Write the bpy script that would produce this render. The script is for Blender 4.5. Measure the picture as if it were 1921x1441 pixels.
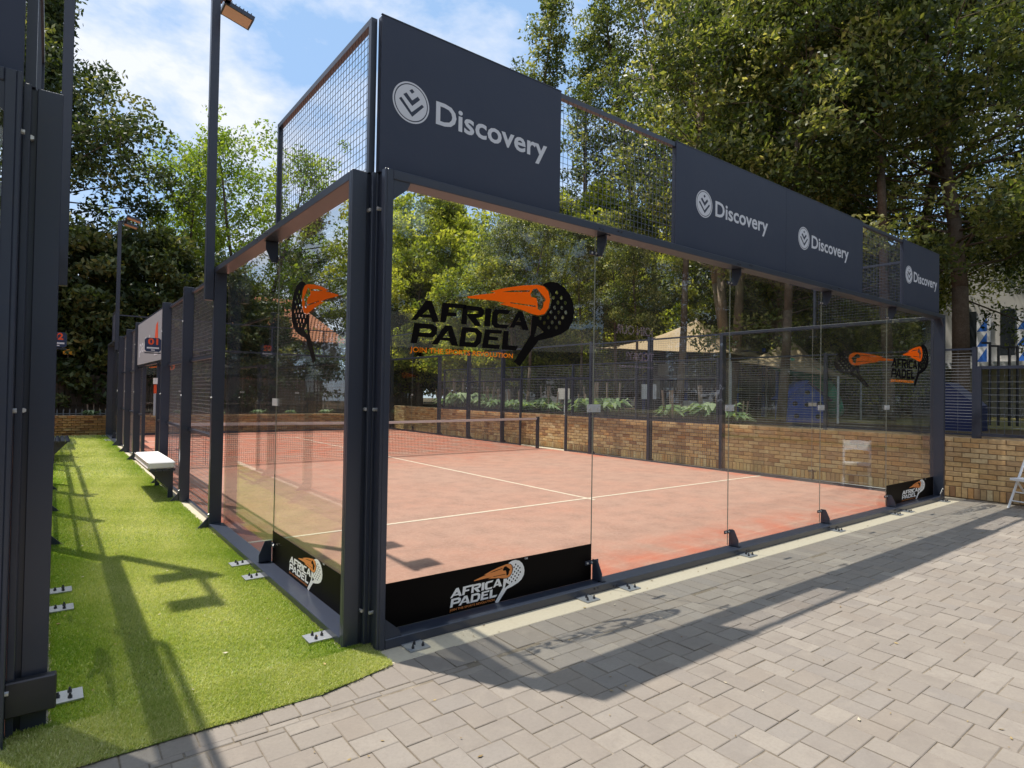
import bpy, bmesh, math, random
import numpy as np
from mathutils import Vector, Matrix
from mathutils.geometry import tessellate_polygon

for o in list(bpy.data.objects): bpy.data.objects.remove(o)
scene = bpy.context.scene
COL = scene.collection
rng = np.random.default_rng(7)
random.seed(7)

# ------------------------------------------------------------------ camera
CX, CY, CZ = -1.622, -3.582, 1.605
FPX, YAW, PIT, ROLL = 1125.243, 0.6563, 0.0159, 0.0165
fw = Vector((math.sin(YAW)*math.cos(PIT), math.cos(YAW)*math.cos(PIT), math.sin(PIT)))
rt = Vector((math.cos(YAW), -math.sin(YAW), 0)); up = rt.cross(fw)
r2 = math.cos(ROLL)*rt+math.sin(ROLL)*up; u2 = -math.sin(ROLL)*rt+math.cos(ROLL)*up
cam = bpy.data.cameras.new('camera'); camo = bpy.data.objects.new('camera', cam); COL.objects.link(camo)
M = Matrix((r2, u2, -fw)).transposed().to_4x4(); M.translation = (CX, CY, CZ)
camo.matrix_world = M
cam.sensor_width = 36; cam.lens = FPX/1921*36; cam.clip_start = .05; cam.clip_end = 2000
scene.camera = camo
def project(p):
    d = Vector(p)-Vector((CX, CY, CZ)); z = d.dot(fw)
    if z < .1: return None
    return (960.5+FPX*d.dot(r2)/z, 720.5-FPX*d.dot(u2)/z, z)

# ------------------------------------------------------------------ sky and sun
SUN = Vector((-.713, 1.318, 4.0)).normalized()
world = bpy.data.worlds.new('World'); scene.world = world; world.use_nodes = True
nt = world.node_tree; nt.nodes.clear()
def N(t, typ, **kw):
    n = t.nodes.new(typ)
    for k, v in kw.items(): setattr(n, k, v)
    return n
sky = N(nt, 'ShaderNodeTexSky', sky_type='NISHITA'); sky.sun_disc = False
sky.sun_elevation = math.asin(SUN.z); sky.sun_rotation = math.atan2(SUN.x, SUN.y)
sky.altitude = 1500; sky.air_density = 1.0; sky.dust_density = 1.2; sky.ozone_density = 1.5
bg = N(nt, 'ShaderNodeBackground'); bg.inputs[1].default_value = SKY_STRENGTH = .135
out = N(nt, 'ShaderNodeOutputWorld'); nt.links.new(bg.outputs[0], out.inputs[0])
tc = N(nt, 'ShaderNodeTexCoord')
mp = N(nt, 'ShaderNodeMapping'); mp.inputs['Scale'].default_value = (1.5, 1.5, 2.6); mp.inputs['Location'].default_value = (3.4, .5, 1.1)
nt.links.new(tc.outputs['Generated'], mp.inputs[0])
nz = N(nt, 'ShaderNodeTexNoise'); nz.inputs['Scale'].default_value = 1.6; nz.inputs['Detail'].default_value = 9; nz.inputs['Roughness'].default_value = .6; nz.inputs['Distortion'].default_value = .35
nt.links.new(mp.outputs[0], nz.inputs['Vector'])
cr = N(nt, 'ShaderNodeValToRGB'); cr.color_ramp.elements[0].position = .41; cr.color_ramp.elements[1].position = .57
cr.color_ramp.elements[0].color = (0, 0, 0, 1); cr.color_ramp.elements[1].color = (.95, .95, .95, 1)
nt.links.new(nz.outputs[0], cr.inputs[0])
br = N(nt, 'ShaderNodeMix', data_type='RGBA', blend_type='MIX'); br.inputs[0].default_value = .70
nt.links.new(sky.outputs[0], br.inputs[6]); br.inputs[7].default_value = (2.7, 4.2, 6.4, 1)
mx = N(nt, 'ShaderNodeMix', data_type='RGBA', blend_type='MIX')
nt.links.new(cr.outputs[0], mx.inputs[0]); nt.links.new(br.outputs[2], mx.inputs[6]); mx.inputs[7].default_value = (5.9, 6.1, 6.6, 1)
nt.links.new(mx.outputs[2], bg.inputs[0])
sl = bpy.data.lights.new('sun', 'SUN'); sl.energy = 4.4; sl.angle = math.radians(.55); sl.color = (1, .94, .85)
so = bpy.data.objects.new('sun', sl); COL.objects.link(so); so.location = (-8, 16, 40)
so.rotation_euler = (-SUN).to_track_quat('-Z', 'Y').to_euler()
vs = scene.view_settings; vs.view_transform = 'Standard'; vs.look = 'None'; vs.gamma = 1; vs.exposure = 0.30; vs.use_curve_mapping = False
scene.render.engine = 'CYCLES'
scene.cycles.max_bounces = 7; scene.cycles.transparent_max_bounces = 40
scene.cycles.diffuse_bounces = 3; scene.cycles.glossy_bounces = 4
scene.cycles.caustics_reflective = False; scene.cycles.caustics_refractive = False

# ------------------------------------------------------------------ materials
def mat(name, col, rough=.6, metal=0, noise=None, bump=None, spec=.5, rnd=None, trans=None, extra=None, coat=0):
    """noise: (scale, amount, colour2[, detail]) mottling; bump: (scale, strength, dist); rnd: 'obj' or 'attr' with per-piece colours"""
    m = bpy.data.materials.new(name); m.use_nodes = True; t = m.node_tree; b = t.nodes['Principled BSDF']
    b.inputs['Base Color'].default_value = (*col, 1); b.inputs['Roughness'].default_value = rough
    b.inputs['Metallic'].default_value = metal; b.inputs['Specular IOR Level'].default_value = spec
    if coat: b.inputs['Coat Weight'].default_value = coat; b.inputs['Coat Roughness'].default_value = .15
    cur = None
    if rnd:
        kind, ramp = rnd
        if kind == 'obj': src = N(t, 'ShaderNodeObjectInfo').outputs['Random']
        else: src = N(t, 'ShaderNodeAttribute', attribute_name='rnd').outputs['Fac']
        r = N(t, 'ShaderNodeValToRGB'); r.color_ramp.interpolation = 'LINEAR'
        els = r.color_ramp.elements
        while len(els) < len(ramp): els.new(.5)
        for i, c in enumerate(ramp): els[i].position = i/(len(ramp)-1); els[i].color = (*c, 1)
        t.links.new(src, r.inputs[0]); cur = r.outputs[0]
    if noise or bump or extra:
        geo = N(t, 'ShaderNodeNewGeometry')
    for nn in ([noise] if noise and not isinstance(noise, list) else (noise or [])):
        n = N(t, 'ShaderNodeTexNoise'); n.inputs['Scale'].default_value = nn[0]; n.inputs['Detail'].default_value = nn[3] if len(nn) > 3 else 5
        n.inputs['Roughness'].default_value = .62
        t.links.new(geo.outputs['Position'], n.inputs['Vector'])
        r = N(t, 'ShaderNodeValToRGB'); r.color_ramp.elements[0].position = nn[4] if len(nn) > 4 else .35; r.color_ramp.elements[1].position = nn[5] if len(nn) > 5 else .68
        t.links.new(n.outputs[0], r.inputs[0])
        ml = N(t, 'ShaderNodeMath', operation='MULTIPLY'); ml.inputs[1].default_value = nn[1]; t.links.new(r.outputs[0], ml.inputs[0])
        x = N(t, 'ShaderNodeMix', data_type='RGBA'); t.links.new(ml.outputs[0], x.inputs[0])
        if cur: t.links.new(cur, x.inputs[6])
        else: x.inputs[6].default_value = (*col, 1)
        x.inputs[7].default_value = (*nn[2], 1); cur = x.outputs[2]
    if cur: t.links.new(cur, b.inputs['Base Color'])
    if bump:
        n = N(t, 'ShaderNodeTexNoise'); n.inputs['Scale'].default_value = bump[0]; n.inputs['Detail'].default_value = 6
        t.links.new(geo.outputs['Position'], n.inputs['Vector'])
        bp = N(t, 'ShaderNodeBump'); bp.inputs['Strength'].default_value = bump[1]; bp.inputs['Distance'].default_value = bump[2]
        t.links.new(n.outputs[0], bp.inputs['Height']); t.links.new(bp.outputs[0], b.inputs['Normal'])
    return m
def leafmat(name, ramp, trl=.45, rough=.5):
    m = bpy.data.materials.new(name); m.use_nodes = True; t = m.node_tree; b = t.nodes['Principled BSDF']; o = t.nodes['Material Output']
    a = N(t, 'ShaderNodeAttribute', attribute_name='rnd'); r = N(t, 'ShaderNodeValToRGB'); els = r.color_ramp.elements
    while len(els) < len(ramp): els.new(.5)
    for i, (p, c) in enumerate(ramp): els[i].position = p; els[i].color = (*c, 1)
    t.links.new(a.outputs['Fac'], r.inputs[0]); t.links.new(r.outputs[0], b.inputs['Base Color']); b.inputs['Roughness'].default_value = rough
    b.inputs['Specular IOR Level'].default_value = .35
    tr = N(t, 'ShaderNodeBsdfTranslucent'); g = N(t, 'ShaderNodeMix', data_type='RGBA', blend_type='MULTIPLY'); g.inputs[0].default_value = 1
    t.links.new(r.outputs[0], g.inputs[6]); g.inputs[7].default_value = (1.5, 1.55, .6, 1); t.links.new(g.outputs[2], tr.inputs[0])
    mx = N(t, 'ShaderNodeMixShader'); mx.inputs[0].default_value = trl
    t.links.new(b.outputs[0], mx.inputs[1]); t.links.new(tr.outputs[0], mx.inputs[2]); t.links.new(mx.outputs[0], o.inputs[0])
    return m
def glassmat(name, tint, f0=.05, rough=0.0):
    m = bpy.data.materials.new(name); m.use_nodes = True; t = m.node_tree; t.nodes.clear(); o = N(t, 'ShaderNodeOutputMaterial')
    lw = N(t, 'ShaderNodeLayerWeight'); lw.inputs[0].default_value = .5
    p = N(t, 'ShaderNodeMath', operation='POWER'); p.inputs[1].default_value = 5; t.links.new(lw.outputs['Facing'], p.inputs[0])
    ma = N(t, 'ShaderNodeMath', operation='MULTIPLY_ADD'); ma.inputs[1].default_value = 1-f0; ma.inputs[2].default_value = f0; t.links.new(p.outputs[0], ma.inputs[0])
    tr = N(t, 'ShaderNodeBsdfTransparent'); tr.inputs[0].default_value = (*tint, 1)
    gl = N(t, 'ShaderNodeBsdfGlossy'); gl.inputs['Roughness'].default_value = rough
    mx = N(t, 'ShaderNodeMixShader'); t.links.new(ma.outputs[0], mx.inputs[0]); t.links.new(tr.outputs[0], mx.inputs[1]); t.links.new(gl.outputs[0], mx.inputs[2])
    geo = N(t, 'ShaderNodeNewGeometry'); n = N(t, 'ShaderNodeTexNoise'); n.inputs['Scale'].default_value = 2.6; n.inputs['Detail'].default_value = 9; n.inputs['Roughness'].default_value = .7
    t.links.new(geo.outputs['Position'], n.inputs['Vector']); r = N(t, 'ShaderNodeMapRange', clamp=True); t.links.new(n.outputs[0], r.inputs['Value'])
    r.inputs['From Min'].default_value = .40; r.inputs['From Max'].default_value = .75; r.inputs['To Min'].default_value = .002; r.inputs['To Max'].default_value = .016   # film of dust and smudges
    df = N(t, 'ShaderNodeBsdfDiffuse'); df.inputs[0].default_value = (.75, .74, .70, 1); tl = N(t, 'ShaderNodeBsdfTranslucent'); tl.inputs[0].default_value = (.75, .74, .70, 1)
    m3 = N(t, 'ShaderNodeMixShader'); m3.inputs[0].default_value = .5; t.links.new(df.outputs[0], m3.inputs[1]); t.links.new(tl.outputs[0], m3.inputs[2])
    m2 = N(t, 'ShaderNodeMixShader'); t.links.new(r.outputs[0], m2.inputs[0]); t.links.new(mx.outputs[0], m2.inputs[1]); t.links.new(m3.outputs[0], m2.inputs[2])
    t.links.new(m2.outputs[0], o.inputs[0]); return m

def filmmat(name, col):
    m = bpy.data.materials.new(name); m.use_nodes = True; t = m.node_tree; b = t.nodes['Principled BSDF']; o = t.nodes['Material Output']
    b.inputs['Base Color'].default_value = (*col, 1); b.inputs['Roughness'].default_value = .6; b.inputs['Specular IOR Level'].default_value = .1
    tr = N(t, 'ShaderNodeBsdfTranslucent'); tr.inputs[0].default_value = (*col, 1); mx = N(t, 'ShaderNodeMixShader'); mx.inputs[0].default_value = .5
    t.links.new(b.outputs[0], mx.inputs[1]); t.links.new(tr.outputs[0], mx.inputs[2]); t.links.new(mx.outputs[0], o.inputs[0]); return m
PAVE = [(.262, .230, .198), (.287, .252, .215), (.272, .237, .202), (.335, .295, .25), (.265, .237, .21), (.277, .242, .208), (.29, .247, .204)]
BRK = [(.66, .36, .15), (.76, .56, .28), (.64, .42, .20), (.36, .20, .11), (.78, .62, .36), (.72, .44, .20), (.70, .50, .26), (.52, .34, .19), (.74, .54, .28)]
def courtmat():
    m = mat('court_turf', (.43, .265, .205), .95, spec=.05, noise=[(.55, .8, (.47, .235, .17), 6, .38, .66), (3.0, .8, (.30, .185, .145), 12, .42, .66), (24, .6, (.56, .355, .28), 9, .45, .72), (170, .5, (.36, .17, .12), 2, .35, .8)], bump=(250, .5, .004))
    t = m.node_tree; b = t.nodes['Principled BSDF']; src = b.inputs['Base Color'].links[0].from_socket     # sand is brushed away along the frame: redder pile shows
    geo = [n for n in t.nodes if n.type == 'NEW_GEOMETRY'][0]; sp = N(t, 'ShaderNodeSeparateXYZ'); t.links.new(geo.outputs['Position'], sp.inputs[0])
    nz = N(t, 'ShaderNodeTexNoise'); nz.inputs['Scale'].default_value = 2.2; nz.inputs['Detail'].default_value = 7; t.links.new(geo.outputs['Position'], nz.inputs['Vector'])
    mm = None
    for ax, a0, a1 in (('Y', 1.0, 0), ('X', .55, 0), ('X', 9.4, 10), ('Y', 7.5, 14)):
        r = N(t, 'ShaderNodeMapRange', clamp=True); r.inputs['From Min'].default_value = a0; r.inputs['From Max'].default_value = a1; t.links.new(sp.outputs[ax], r.inputs['Value'])
        if mm is None: mm = r.outputs[0]
        else:
            q = N(t, 'ShaderNodeMath', operation='MAXIMUM'); t.links.new(mm, q.inputs[0]); t.links.new(r.outputs[0], q.inputs[1]); mm = q.outputs[0]
    q = N(t, 'ShaderNodeMath', operation='MULTIPLY_ADD', use_clamp=True); t.links.new(nz.outputs[0], q.inputs[0]); q.inputs[1].default_value = 1.6; q.inputs[2].default_value = -.55
    w = N(t, 'ShaderNodeMath', operation='MULTIPLY', use_clamp=True); t.links.new(mm, w.inputs[0]); w.inputs[1].default_value = 1.5
    w2 = N(t, 'ShaderNodeMath', operation='MULTIPLY', use_clamp=True); t.links.new(w.outputs[0], w2.inputs[0]); t.links.new(q.outputs[0], w2.inputs[1])
    w3 = N(t, 'ShaderNodeMath', operation='MULTIPLY'); t.links.new(w2.outputs[0], w3.inputs[0]); w3.inputs[1].default_value = 1.35
    x = N(t, 'ShaderNodeMix', data_type='RGBA'); t.links.new(w3.outputs[0], x.inputs[0]); t.links.new(src, x.inputs[6]); x.inputs[7].default_value = (.50, .12, .065, 1)
    t.links.new(x.outputs[2], b.inputs['Base Color']); return m
MT = dict(
 frame=mat('frame_paint', (.038, .047, .073), .28, spec=.5, noise=[(2.0, .4, (.046, .052, .07)), (11, .35, (.075, .072, .07), 9, .55, .85)], bump=(14, .05, .01)),
 board=mat('board_paint', (.040, .050, .082), .5, spec=.3, noise=[(2.0, .4, (.052, .060, .09)), (14, .25, (.075, .078, .09), 9, .55, .85)], bump=(1.6, .25, .03)),
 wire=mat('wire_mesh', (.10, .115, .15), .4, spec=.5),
 wire_lit=mat('wire_sunlit', (.20, .215, .24), .35, spec=.6),  # lighter copy of the wire colour, paints in sun catching the wires
 steel=mat('galvanised_steel', (.42, .44, .47), .42, .55, noise=(30, .5, (.30, .31, .33))),
 bolt=mat('zinc_bolt', (.78, .78, .78), .28, .5),
 dark_bolt=mat('dark_bolt', (.06, .06, .07), .4, .5),
 glass=glassmat('clear_glass', (.955, .975, .96), .050),
 glassedge=mat('glass_edge', (.26, .27, .23), .3, spec=.6),
 plate_clear=mat('clamp_plate', (.62, .64, .66), .3, .2, noise=(20, .5, (.5, .5, .52))),
 white=mat('white_paint', (.84, .85, .87), .55),
 filmwhite=mat('film_white', (.95, .95, .95), .6),
 signwhite=mat('sign_white', (.66, .68, .74), .5),
 black=mat('sticker_black', (.004, .003, .003), .6, spec=.08),
 blackfilm=mat('banner_black', (.004, .003, .003), .5, spec=.10),
 orange=filmmat('sticker_orange', (1.0, .27, .012)),
 orange2=mat('banner_orange', (.85, .30, .08), .5),
 court=courtmat(),
 court_edge=mat('court_turf_edge', (.50, .13, .075), .95, spec=.1, noise=[(3, .6, (.52, .19, .12), 6, .3, .7), (160, .5, (.34, .10, .06), 2, .35, .8)], bump=(250, .5, .004)),
 line=mat('court_line', (.70, .60, .47), .9, noise=(25, .5, (.58, .44, .33))),
 paver_obj=mat('paver_concrete', PAVE[0], .9, spec=.2, rnd=('obj', PAVE), noise=[(.8, .6, (.215, .185, .16), 7, .42, .72), (5, .5, (.20, .17, .145), 10, .52, .78), (9, .4, (.38, .33, .27), 8, .52, .8), (60, .5, (.21, .18, .155), 6, .45, .8), (260, .4, (.44, .39, .34), 2, .6, .8)], bump=(220, .35, .003)),
 paver_attr=mat('paver_concrete_far', PAVE[0], .9, spec=.2, rnd=('attr', PAVE), noise=[(.8, .6, (.215, .185, .16), 7, .42, .72), (5, .5, (.20, .17, .145), 10, .52, .78), (9, .4, (.38, .33, .27), 8, .52, .8), (60, .5, (.21, .18, .155), 6, .45, .8)], bump=(220, .35, .003)),
 sand=mat('joint_sand', (.22, .185, .14), .98, spec=.1, noise=[(5, .9, (.42, .36, .28), 6, .5, .7), (90, .5, (.13, .10, .075))]),
 kerb=mat('kerb_concrete', (.57, .50, .38), .92, spec=.15, noise=[(2.2, .5, (.60, .53, .41)), (40, .35, (.40, .33, .24), 8, .45, .8)], bump=(120, .4, .004)),
 brick_obj=mat('face_brick', BRK[0], .92, spec=.15, rnd=('obj', BRK), noise=[(16, .5, (.30, .13, .06), 7, .45, .8), (70, .4, (.60, .42, .24), 4, .55, .85)], bump=(90, .6, .006)),
 brick_attr=mat('face_brick_far', BRK[0], .92, spec=.15, rnd=('attr', BRK), noise=[(16, .5, (.30, .13, .06), 7, .45, .8), (70, .4, (.60, .42, .24), 4, .55, .85)], bump=(90, .6, .006)),
 mortar=mat('mortar', (.34, .25, .16), .98, spec=.1, noise=(25, .5, (.17, .11, .07))),
 turf_base=mat('turf_backing', (.30, .36, .10), .95, spec=.1, noise=[(1.7, .6, (.15, .21, .03)), (70, .6, (.05, .10, .012), 4)]),
 soil=mat('soil', (.09, .065, .045), .98, spec=.1, noise=(3, .7, (.14, .11, .06))),
 lawn=mat('dry_lawn', (.27, .25, .11), .98, spec=.1, noise=[(.8, .8, (.34, .29, .15)), (12, .5, (.15, .16, .05))]),
 bark=mat('bark', (.13, .095, .07), .95, spec=.15, noise=[(6, .7, (.20, .155, .12)), (30, .5, (.07, .05, .035))], bump=(18, .8, .03)),
 bark_pale=mat('bark_pale', (.30, .22, .165), .9, spec=.15, noise=[(4, .7, (.18, .13, .10)), (22, .5, (.38, .31, .25))], bump=(12, .6, .03)),
 stem=mat('green_stem', (.16, .22, .06), .7),
 tile=mat('roof_tile', (.42, .15, .065), .85, noise=[(3, .6, (.30, .10, .05)), (20, .4, (.52, .24, .12))]),
 plaster=mat('plaster', (.62, .60, .56), .9, noise=(1.2, .4, (.50, .48, .45))),
 plaster_dark=mat('grey_cladding', (.23, .23, .235), .8, noise=(1.5, .5, (.17, .17, .175))),
 dark=mat('dark_interior', (.02, .02, .022), .8),
 wood=mat('old_fence_wood', (.10, .075, .055), .9, noise=(9, .6, (.05, .04, .03))),
 blue=mat('blue_paint', (.018, .085, .50), .45, noise=(3, .4, (.02, .05, .24))),
 navy=mat('navy_paint', (.012, .022, .09), .5),
 green=mat('green_plastic', (.03, .48, .28), .3),
 canvas=mat('tent_canvas', (.50, .37, .23), .9, noise=(1.6, .4, (.36, .27, .17))),
 sail=mat('grey_canvas', (.30, .31, .31), .9, noise=(1.5, .4, (.24, .25, .25))),
 cushion=mat('white_cushion', (.80, .80, .80), .9, bump=(60, .3, .004)),
 netcord=mat('net_cord', (.035, .03, .03), .8),
 nettape=mat('net_tape', (.66, .60, .58), .8, noise=(5, .4, (.52, .40, .38))),
 led=mat('floodlight_lens', (.62, .50, .36), .35, spec=.6),
 greyboard=mat('grey_board', (.34, .35, .38), .6),
 purple=mat('purple_print', (.85, .62, 1.0), .5),
 bannerblue=mat('banner_blue', (.03, .16, .60), .6),
 notice_pale=mat('notice_pale', (.42, .45, .52), .6),
 winglass=mat('dark_window', (.03, .035, .04), .1, spec=.8),
 yellow=mat('yellow_sign', (.85, .42, .03), .6),
 signdark=mat('sign_navy', (.02, .035, .09), .45),
 red=mat('sign_red', (.80, .09, .02), .5),
 litter=mat('dry_leaf', (.33, .22, .09), .9, rnd=('attr', [(.20, .12, .05), (.45, .33, .14), (.16, .10, .04), (.62, .56, .42)])),
)
LEAF = dict(
 dark=leafmat('leaf_dark', [(0, (.028, .046, .017)), (.45, (.055, .080, .024)), (.8, (.11, .13, .04)), (1, (.26, .25, .10))], .30, .5),
 olive=leafmat('leaf_olive', [(0, (.032, .048, .017)), (.25, (.06, .085, .026)), (.55, (.15, .175, .05)), (.8, (.29, .30, .10)), (1, (.50, .46, .22))], .42, .40),
 bright=leafmat('leaf_bright', [(0, (.10, .15, .03)), (.5, (.18, .25, .04)), (1, (.32, .36, .08))], .55),
 yellow=leafmat('leaf_yellow', [(0, (.10, .14, .03)), (.5, (.30, .33, .06)), (1, (.55, .52, .12))], .55),
 plum=leafmat('leaf_shrub', [(0, (.08, .13, .05)), (.5, (.17, .26, .12)), (1, (.38, .46, .28))], .35),
 turf=leafmat('turf_blade', [(0, (.17, .30, .03)), (.3, (.34, .43, .08)), (.6, (.52, .55, .21)), (1, (.76, .73, .46))], .25, .7),
)

# ------------------------------------------------------------------ builders
IDENT = lambda p: p
class XF:                      # current placement for mirrored repeats of the court structure
    f = staticmethod(IDENT); flip = False
class MB:
    def __init__(s): s.v = []; s.f = []; s.mi = []; s.mats = []; s.r = []
    def add(s, vs, fs, rnd=None):
        n = len(s.v); s.v += [tuple(v) for v in vs]; s.f += [tuple(i+n for i in f) for f in fs]
        s.r += [rnd if rnd is not None else 0.5]*len(fs); return s
    def box(s, x0, x1, y0, y1, z0, z1, rnd=None):
        x0, x1 = sorted((x0, x1)); y0, y1 = sorted((y0, y1)); z0, z1 = sorted((z0, z1))
        v = [(x0, y0, z0), (x1, y0, z0), (x1, y1, z0), (x0, y1, z0), (x0, y0, z1), (x1, y0, z1), (x1, y1, z1), (x0, y1, z1)]
        return s.add(v, [(3, 2, 1, 0), (4, 5, 6, 7), (0, 1, 5, 4), (1, 2, 6, 5), (2, 3, 7, 6), (3, 0, 4, 7)], rnd)
    def bar(s, p, q, w, h=None, n=4, rnd=None, w2=None):
        p = Vector(p); q = Vector(q); d = (q-p); L = d.length
        if L < 1e-6: return s
        d /= L; a = Vector((0, 0, 1)) if abs(d.z) < .95 else Vector((1, 0, 0)); e1 = d.cross(a).normalized(); e2 = e1.cross(d)
        h = h or w; w2 = w2 if w2 is not None else w; v = []
        for c, k in ((p, 1), (q, w2/w)):
            for i in range(n):
                t = 2*math.pi*(i+.5)/n; k2 = 1.41421 if n == 4 else 1
                v.append(c+e1*math.cos(t)*w/2*k*k2+e2*math.sin(t)*h/2*k*k2)
        fs = [(i, (i+1) % n, n+(i+1) % n, n+i) for i in range(n)]+[tuple(range(n))[::-1], tuple(range(n, 2*n))]
        return s.add(v, fs, rnd)
    def poly(s, pts, axis, a, b):          # 2D polygon extruded along axis between a and b
        def P(u, v, w): return {'x': (w, u, v), 'y': (u, w, v), 'z': (u, v, w)}[axis]
        n = len(pts); v = [P(*p, a) for p in pts]+[P(*p, b) for p in pts]
        return s.add(v, [tuple(range(n)), tuple(range(2*n-1, n-1, -1))]+[(i, n+i, n+(i+1) % n, (i+1) % n) for i in range(n)])
    def loops(s, lps, fn, th):             # polygon with holes; fn(u, v, depth) -> point
        tri = tessellate_polygon([[Vector((p[0], p[1], 0)) for p in lp] for lp in lps])
        flat = [p for lp in lps for p in lp]; n = len(flat)
        fs = [tuple(t) for t in tri]+[tuple(i+n for i in reversed(t)) for t in tri]
        k = 0
        for lp in lps:
            m = len(lp); fs += [(k+i, k+(i+1) % m, n+k+(i+1) % m, n+k+i) for i in range(m)]; k += m
        return s.add([fn(p[0], p[1], 0) for p in flat]+[fn(p[0], p[1], th) for p in flat], fs)
    def mesh(s, name, m, org=(0, 0, 0), bevel=0, attr=False, smooth=False, fix=True):
        me = bpy.data.meshes.new(name)
        vs = [XF.f(v) for v in s.v]; vs = [(v[0]-org[0], v[1]-org[1], v[2]-org[2]) for v in vs]
        me.from_pydata(vs, [], s.f); me.materials.append(m)
        if attr:
            a = me.attributes.new('rnd', 'FLOAT', 'FACE'); a.data.foreach_set('value', s.r)
        if fix or bevel:
            bm = bmesh.new(); bm.from_mesh(me)
            bmesh.ops.recalc_face_normals(bm, faces=bm.faces)
            if bevel: bmesh.ops.bevel(bm, geom=[e for e in bm.edges if len(e.link_faces) == 2 and e.calc_face_angle(0) > .5], offset=bevel, segments=1, affect='EDGES', clamp_overlap=True)
            bm.to_mesh(me); bm.free()
        if smooth: me.shade_smooth()
        return me
    def build(s, name, m, parent=None, **kw):
        org = parent_org(parent) if parent is not None else (0, 0, 0)
        me = s.mesh(name, m, org, kw.pop('bevel', 0), kw.pop('attr', False), kw.pop('smooth', False), kw.pop('fix', True))
        return link(name, me, parent, **kw)
ORG = {}
def parent_org(p): return ORG.get(p.name, (0, 0, 0))
def link(name, data, parent=None, label=None, cat=None, group=None, kind=None, loc=(0, 0, 0)):
    o = bpy.data.objects.new(name, data); COL.objects.link(o); o.location = loc
    if parent is not None:
        o.parent = parent; pl = ORG.get(parent.name, (0, 0, 0)); ORG[o.name] = tuple(a+b for a, b in zip(pl, loc))
    else: ORG[o.name] = tuple(loc)
    if label: o['label'] = label
    if cat: o['category'] = cat
    if group: o['group'] = group
    if kind: o['kind'] = kind
    return o
def thing(name, label, cat, loc=(0, 0, 0), group=None):
    return link(name, None, None, label, cat, group, None, XF.f(loc))
def copy_tree(o, loc=None, rotz=None, parent=None, label=None, scale=None):
    c = o.copy(); COL.objects.link(c)
    if parent is not None: c.parent = parent
    if loc is not None: c.location = loc
    if rotz is not None: c.rotation_euler = (0, 0, rotz)
    if scale is not None: c.scale = scale if hasattr(scale, '__len__') else (scale,)*3
    if label: c['label'] = label
    for ch in o.children: copy_tree(ch, parent=c)
    return c
_txt = {}
def text2d(s, off=0.0):
    if (s, off) in _txt: return _txt[(s, off)]
    cu = bpy.data.curves.new('t', 'FONT'); cu.body = s; cu.offset = off; cu.resolution_u = 3; cu.fill_mode = 'FRONT'
    ob = bpy.data.objects.new('t', cu); COL.objects.link(ob); bpy.context.view_layer.update()
    me = bpy.data.meshes.new_from_object(ob.evaluated_get(bpy.context.evaluated_depsgraph_get()))
    v = [(p.co.x, p.co.y) for p in me.vertices]; f = [tuple(p.vertices) for p in me.polygons]
    bpy.data.objects.remove(ob); bpy.data.curves.remove(cu); bpy.data.meshes.remove(me)
    _txt[(s, off)] = (v, f); return v, f
def add_text(mb, s, fn, x0, x1, base, cap, off=0.0):
    """text between x0..x1, baseline at base, capital height cap, fn(u, v, depth)"""
    v, f = text2d(s, off); hv, _ = text2d('H', off)
    xs = [p[0] for p in v]; a, b = min(xs), max(xs); ch = max(p[1] for p in hv)
    mb.add([fn(x0+(p[0]-a)/(b-a)*(x1-x0), base+p[1]/ch*cap, 0) for p in v], f)
def np_mesh(name, V, F, rnd, m):
    me = bpy.data.meshes.new(name); nv = len(V); nf, k = F.shape
    me.vertices.add(nv); me.vertices.foreach_set('co', V.astype(np.float32).ravel())
    me.loops.add(nf*k); me.loops.foreach_set('vertex_index', F.astype(np.int32).ravel())
    me.polygons.add(nf); me.polygons.foreach_set('loop_start', np.arange(0, nf*k, k, dtype=np.int32))
    me.update(calc_edges=True)
    a = me.attributes.new('rnd', 'FLOAT', 'FACE'); a.data.foreach_set('value', rnd.astype(np.float32))
    me.materials.append(m); return me
# ------------------------------------------------------------------ ground
g = MB(); g.box(-60, 60, -60, 90, -.5, -.05); g.build('ground', MT['soil'], kind='structure')
g = MB(); g.box(-14, 10.36, -22, -.34, -.05, -.0045); PAVING = g.build('paving', MT['sand'], kind='structure')
g = MB(); g.box(-1.75, 10.3, -.345, .02, -.05, 0.0); KERB = g.build('concrete_kerb', MT['kerb'], kind='structure', bevel=.006)
g = MB(); g.box(-.17, 0.0, .021, 20.1, -.05, 0.0); g.build('concrete_footing', MT['kerb'], kind='structure')
g = MB(); g.box(-1.75, -1.58, .021, 20.1, -.05, 0.0); g.build('concrete_footing', MT['kerb'], kind='structure')
g = MB(); g.box(10.0, 10.37, .021, 20.45, -.05, -.004); g.build('concrete_footing', MT['kerb'], kind='structure')

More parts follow.
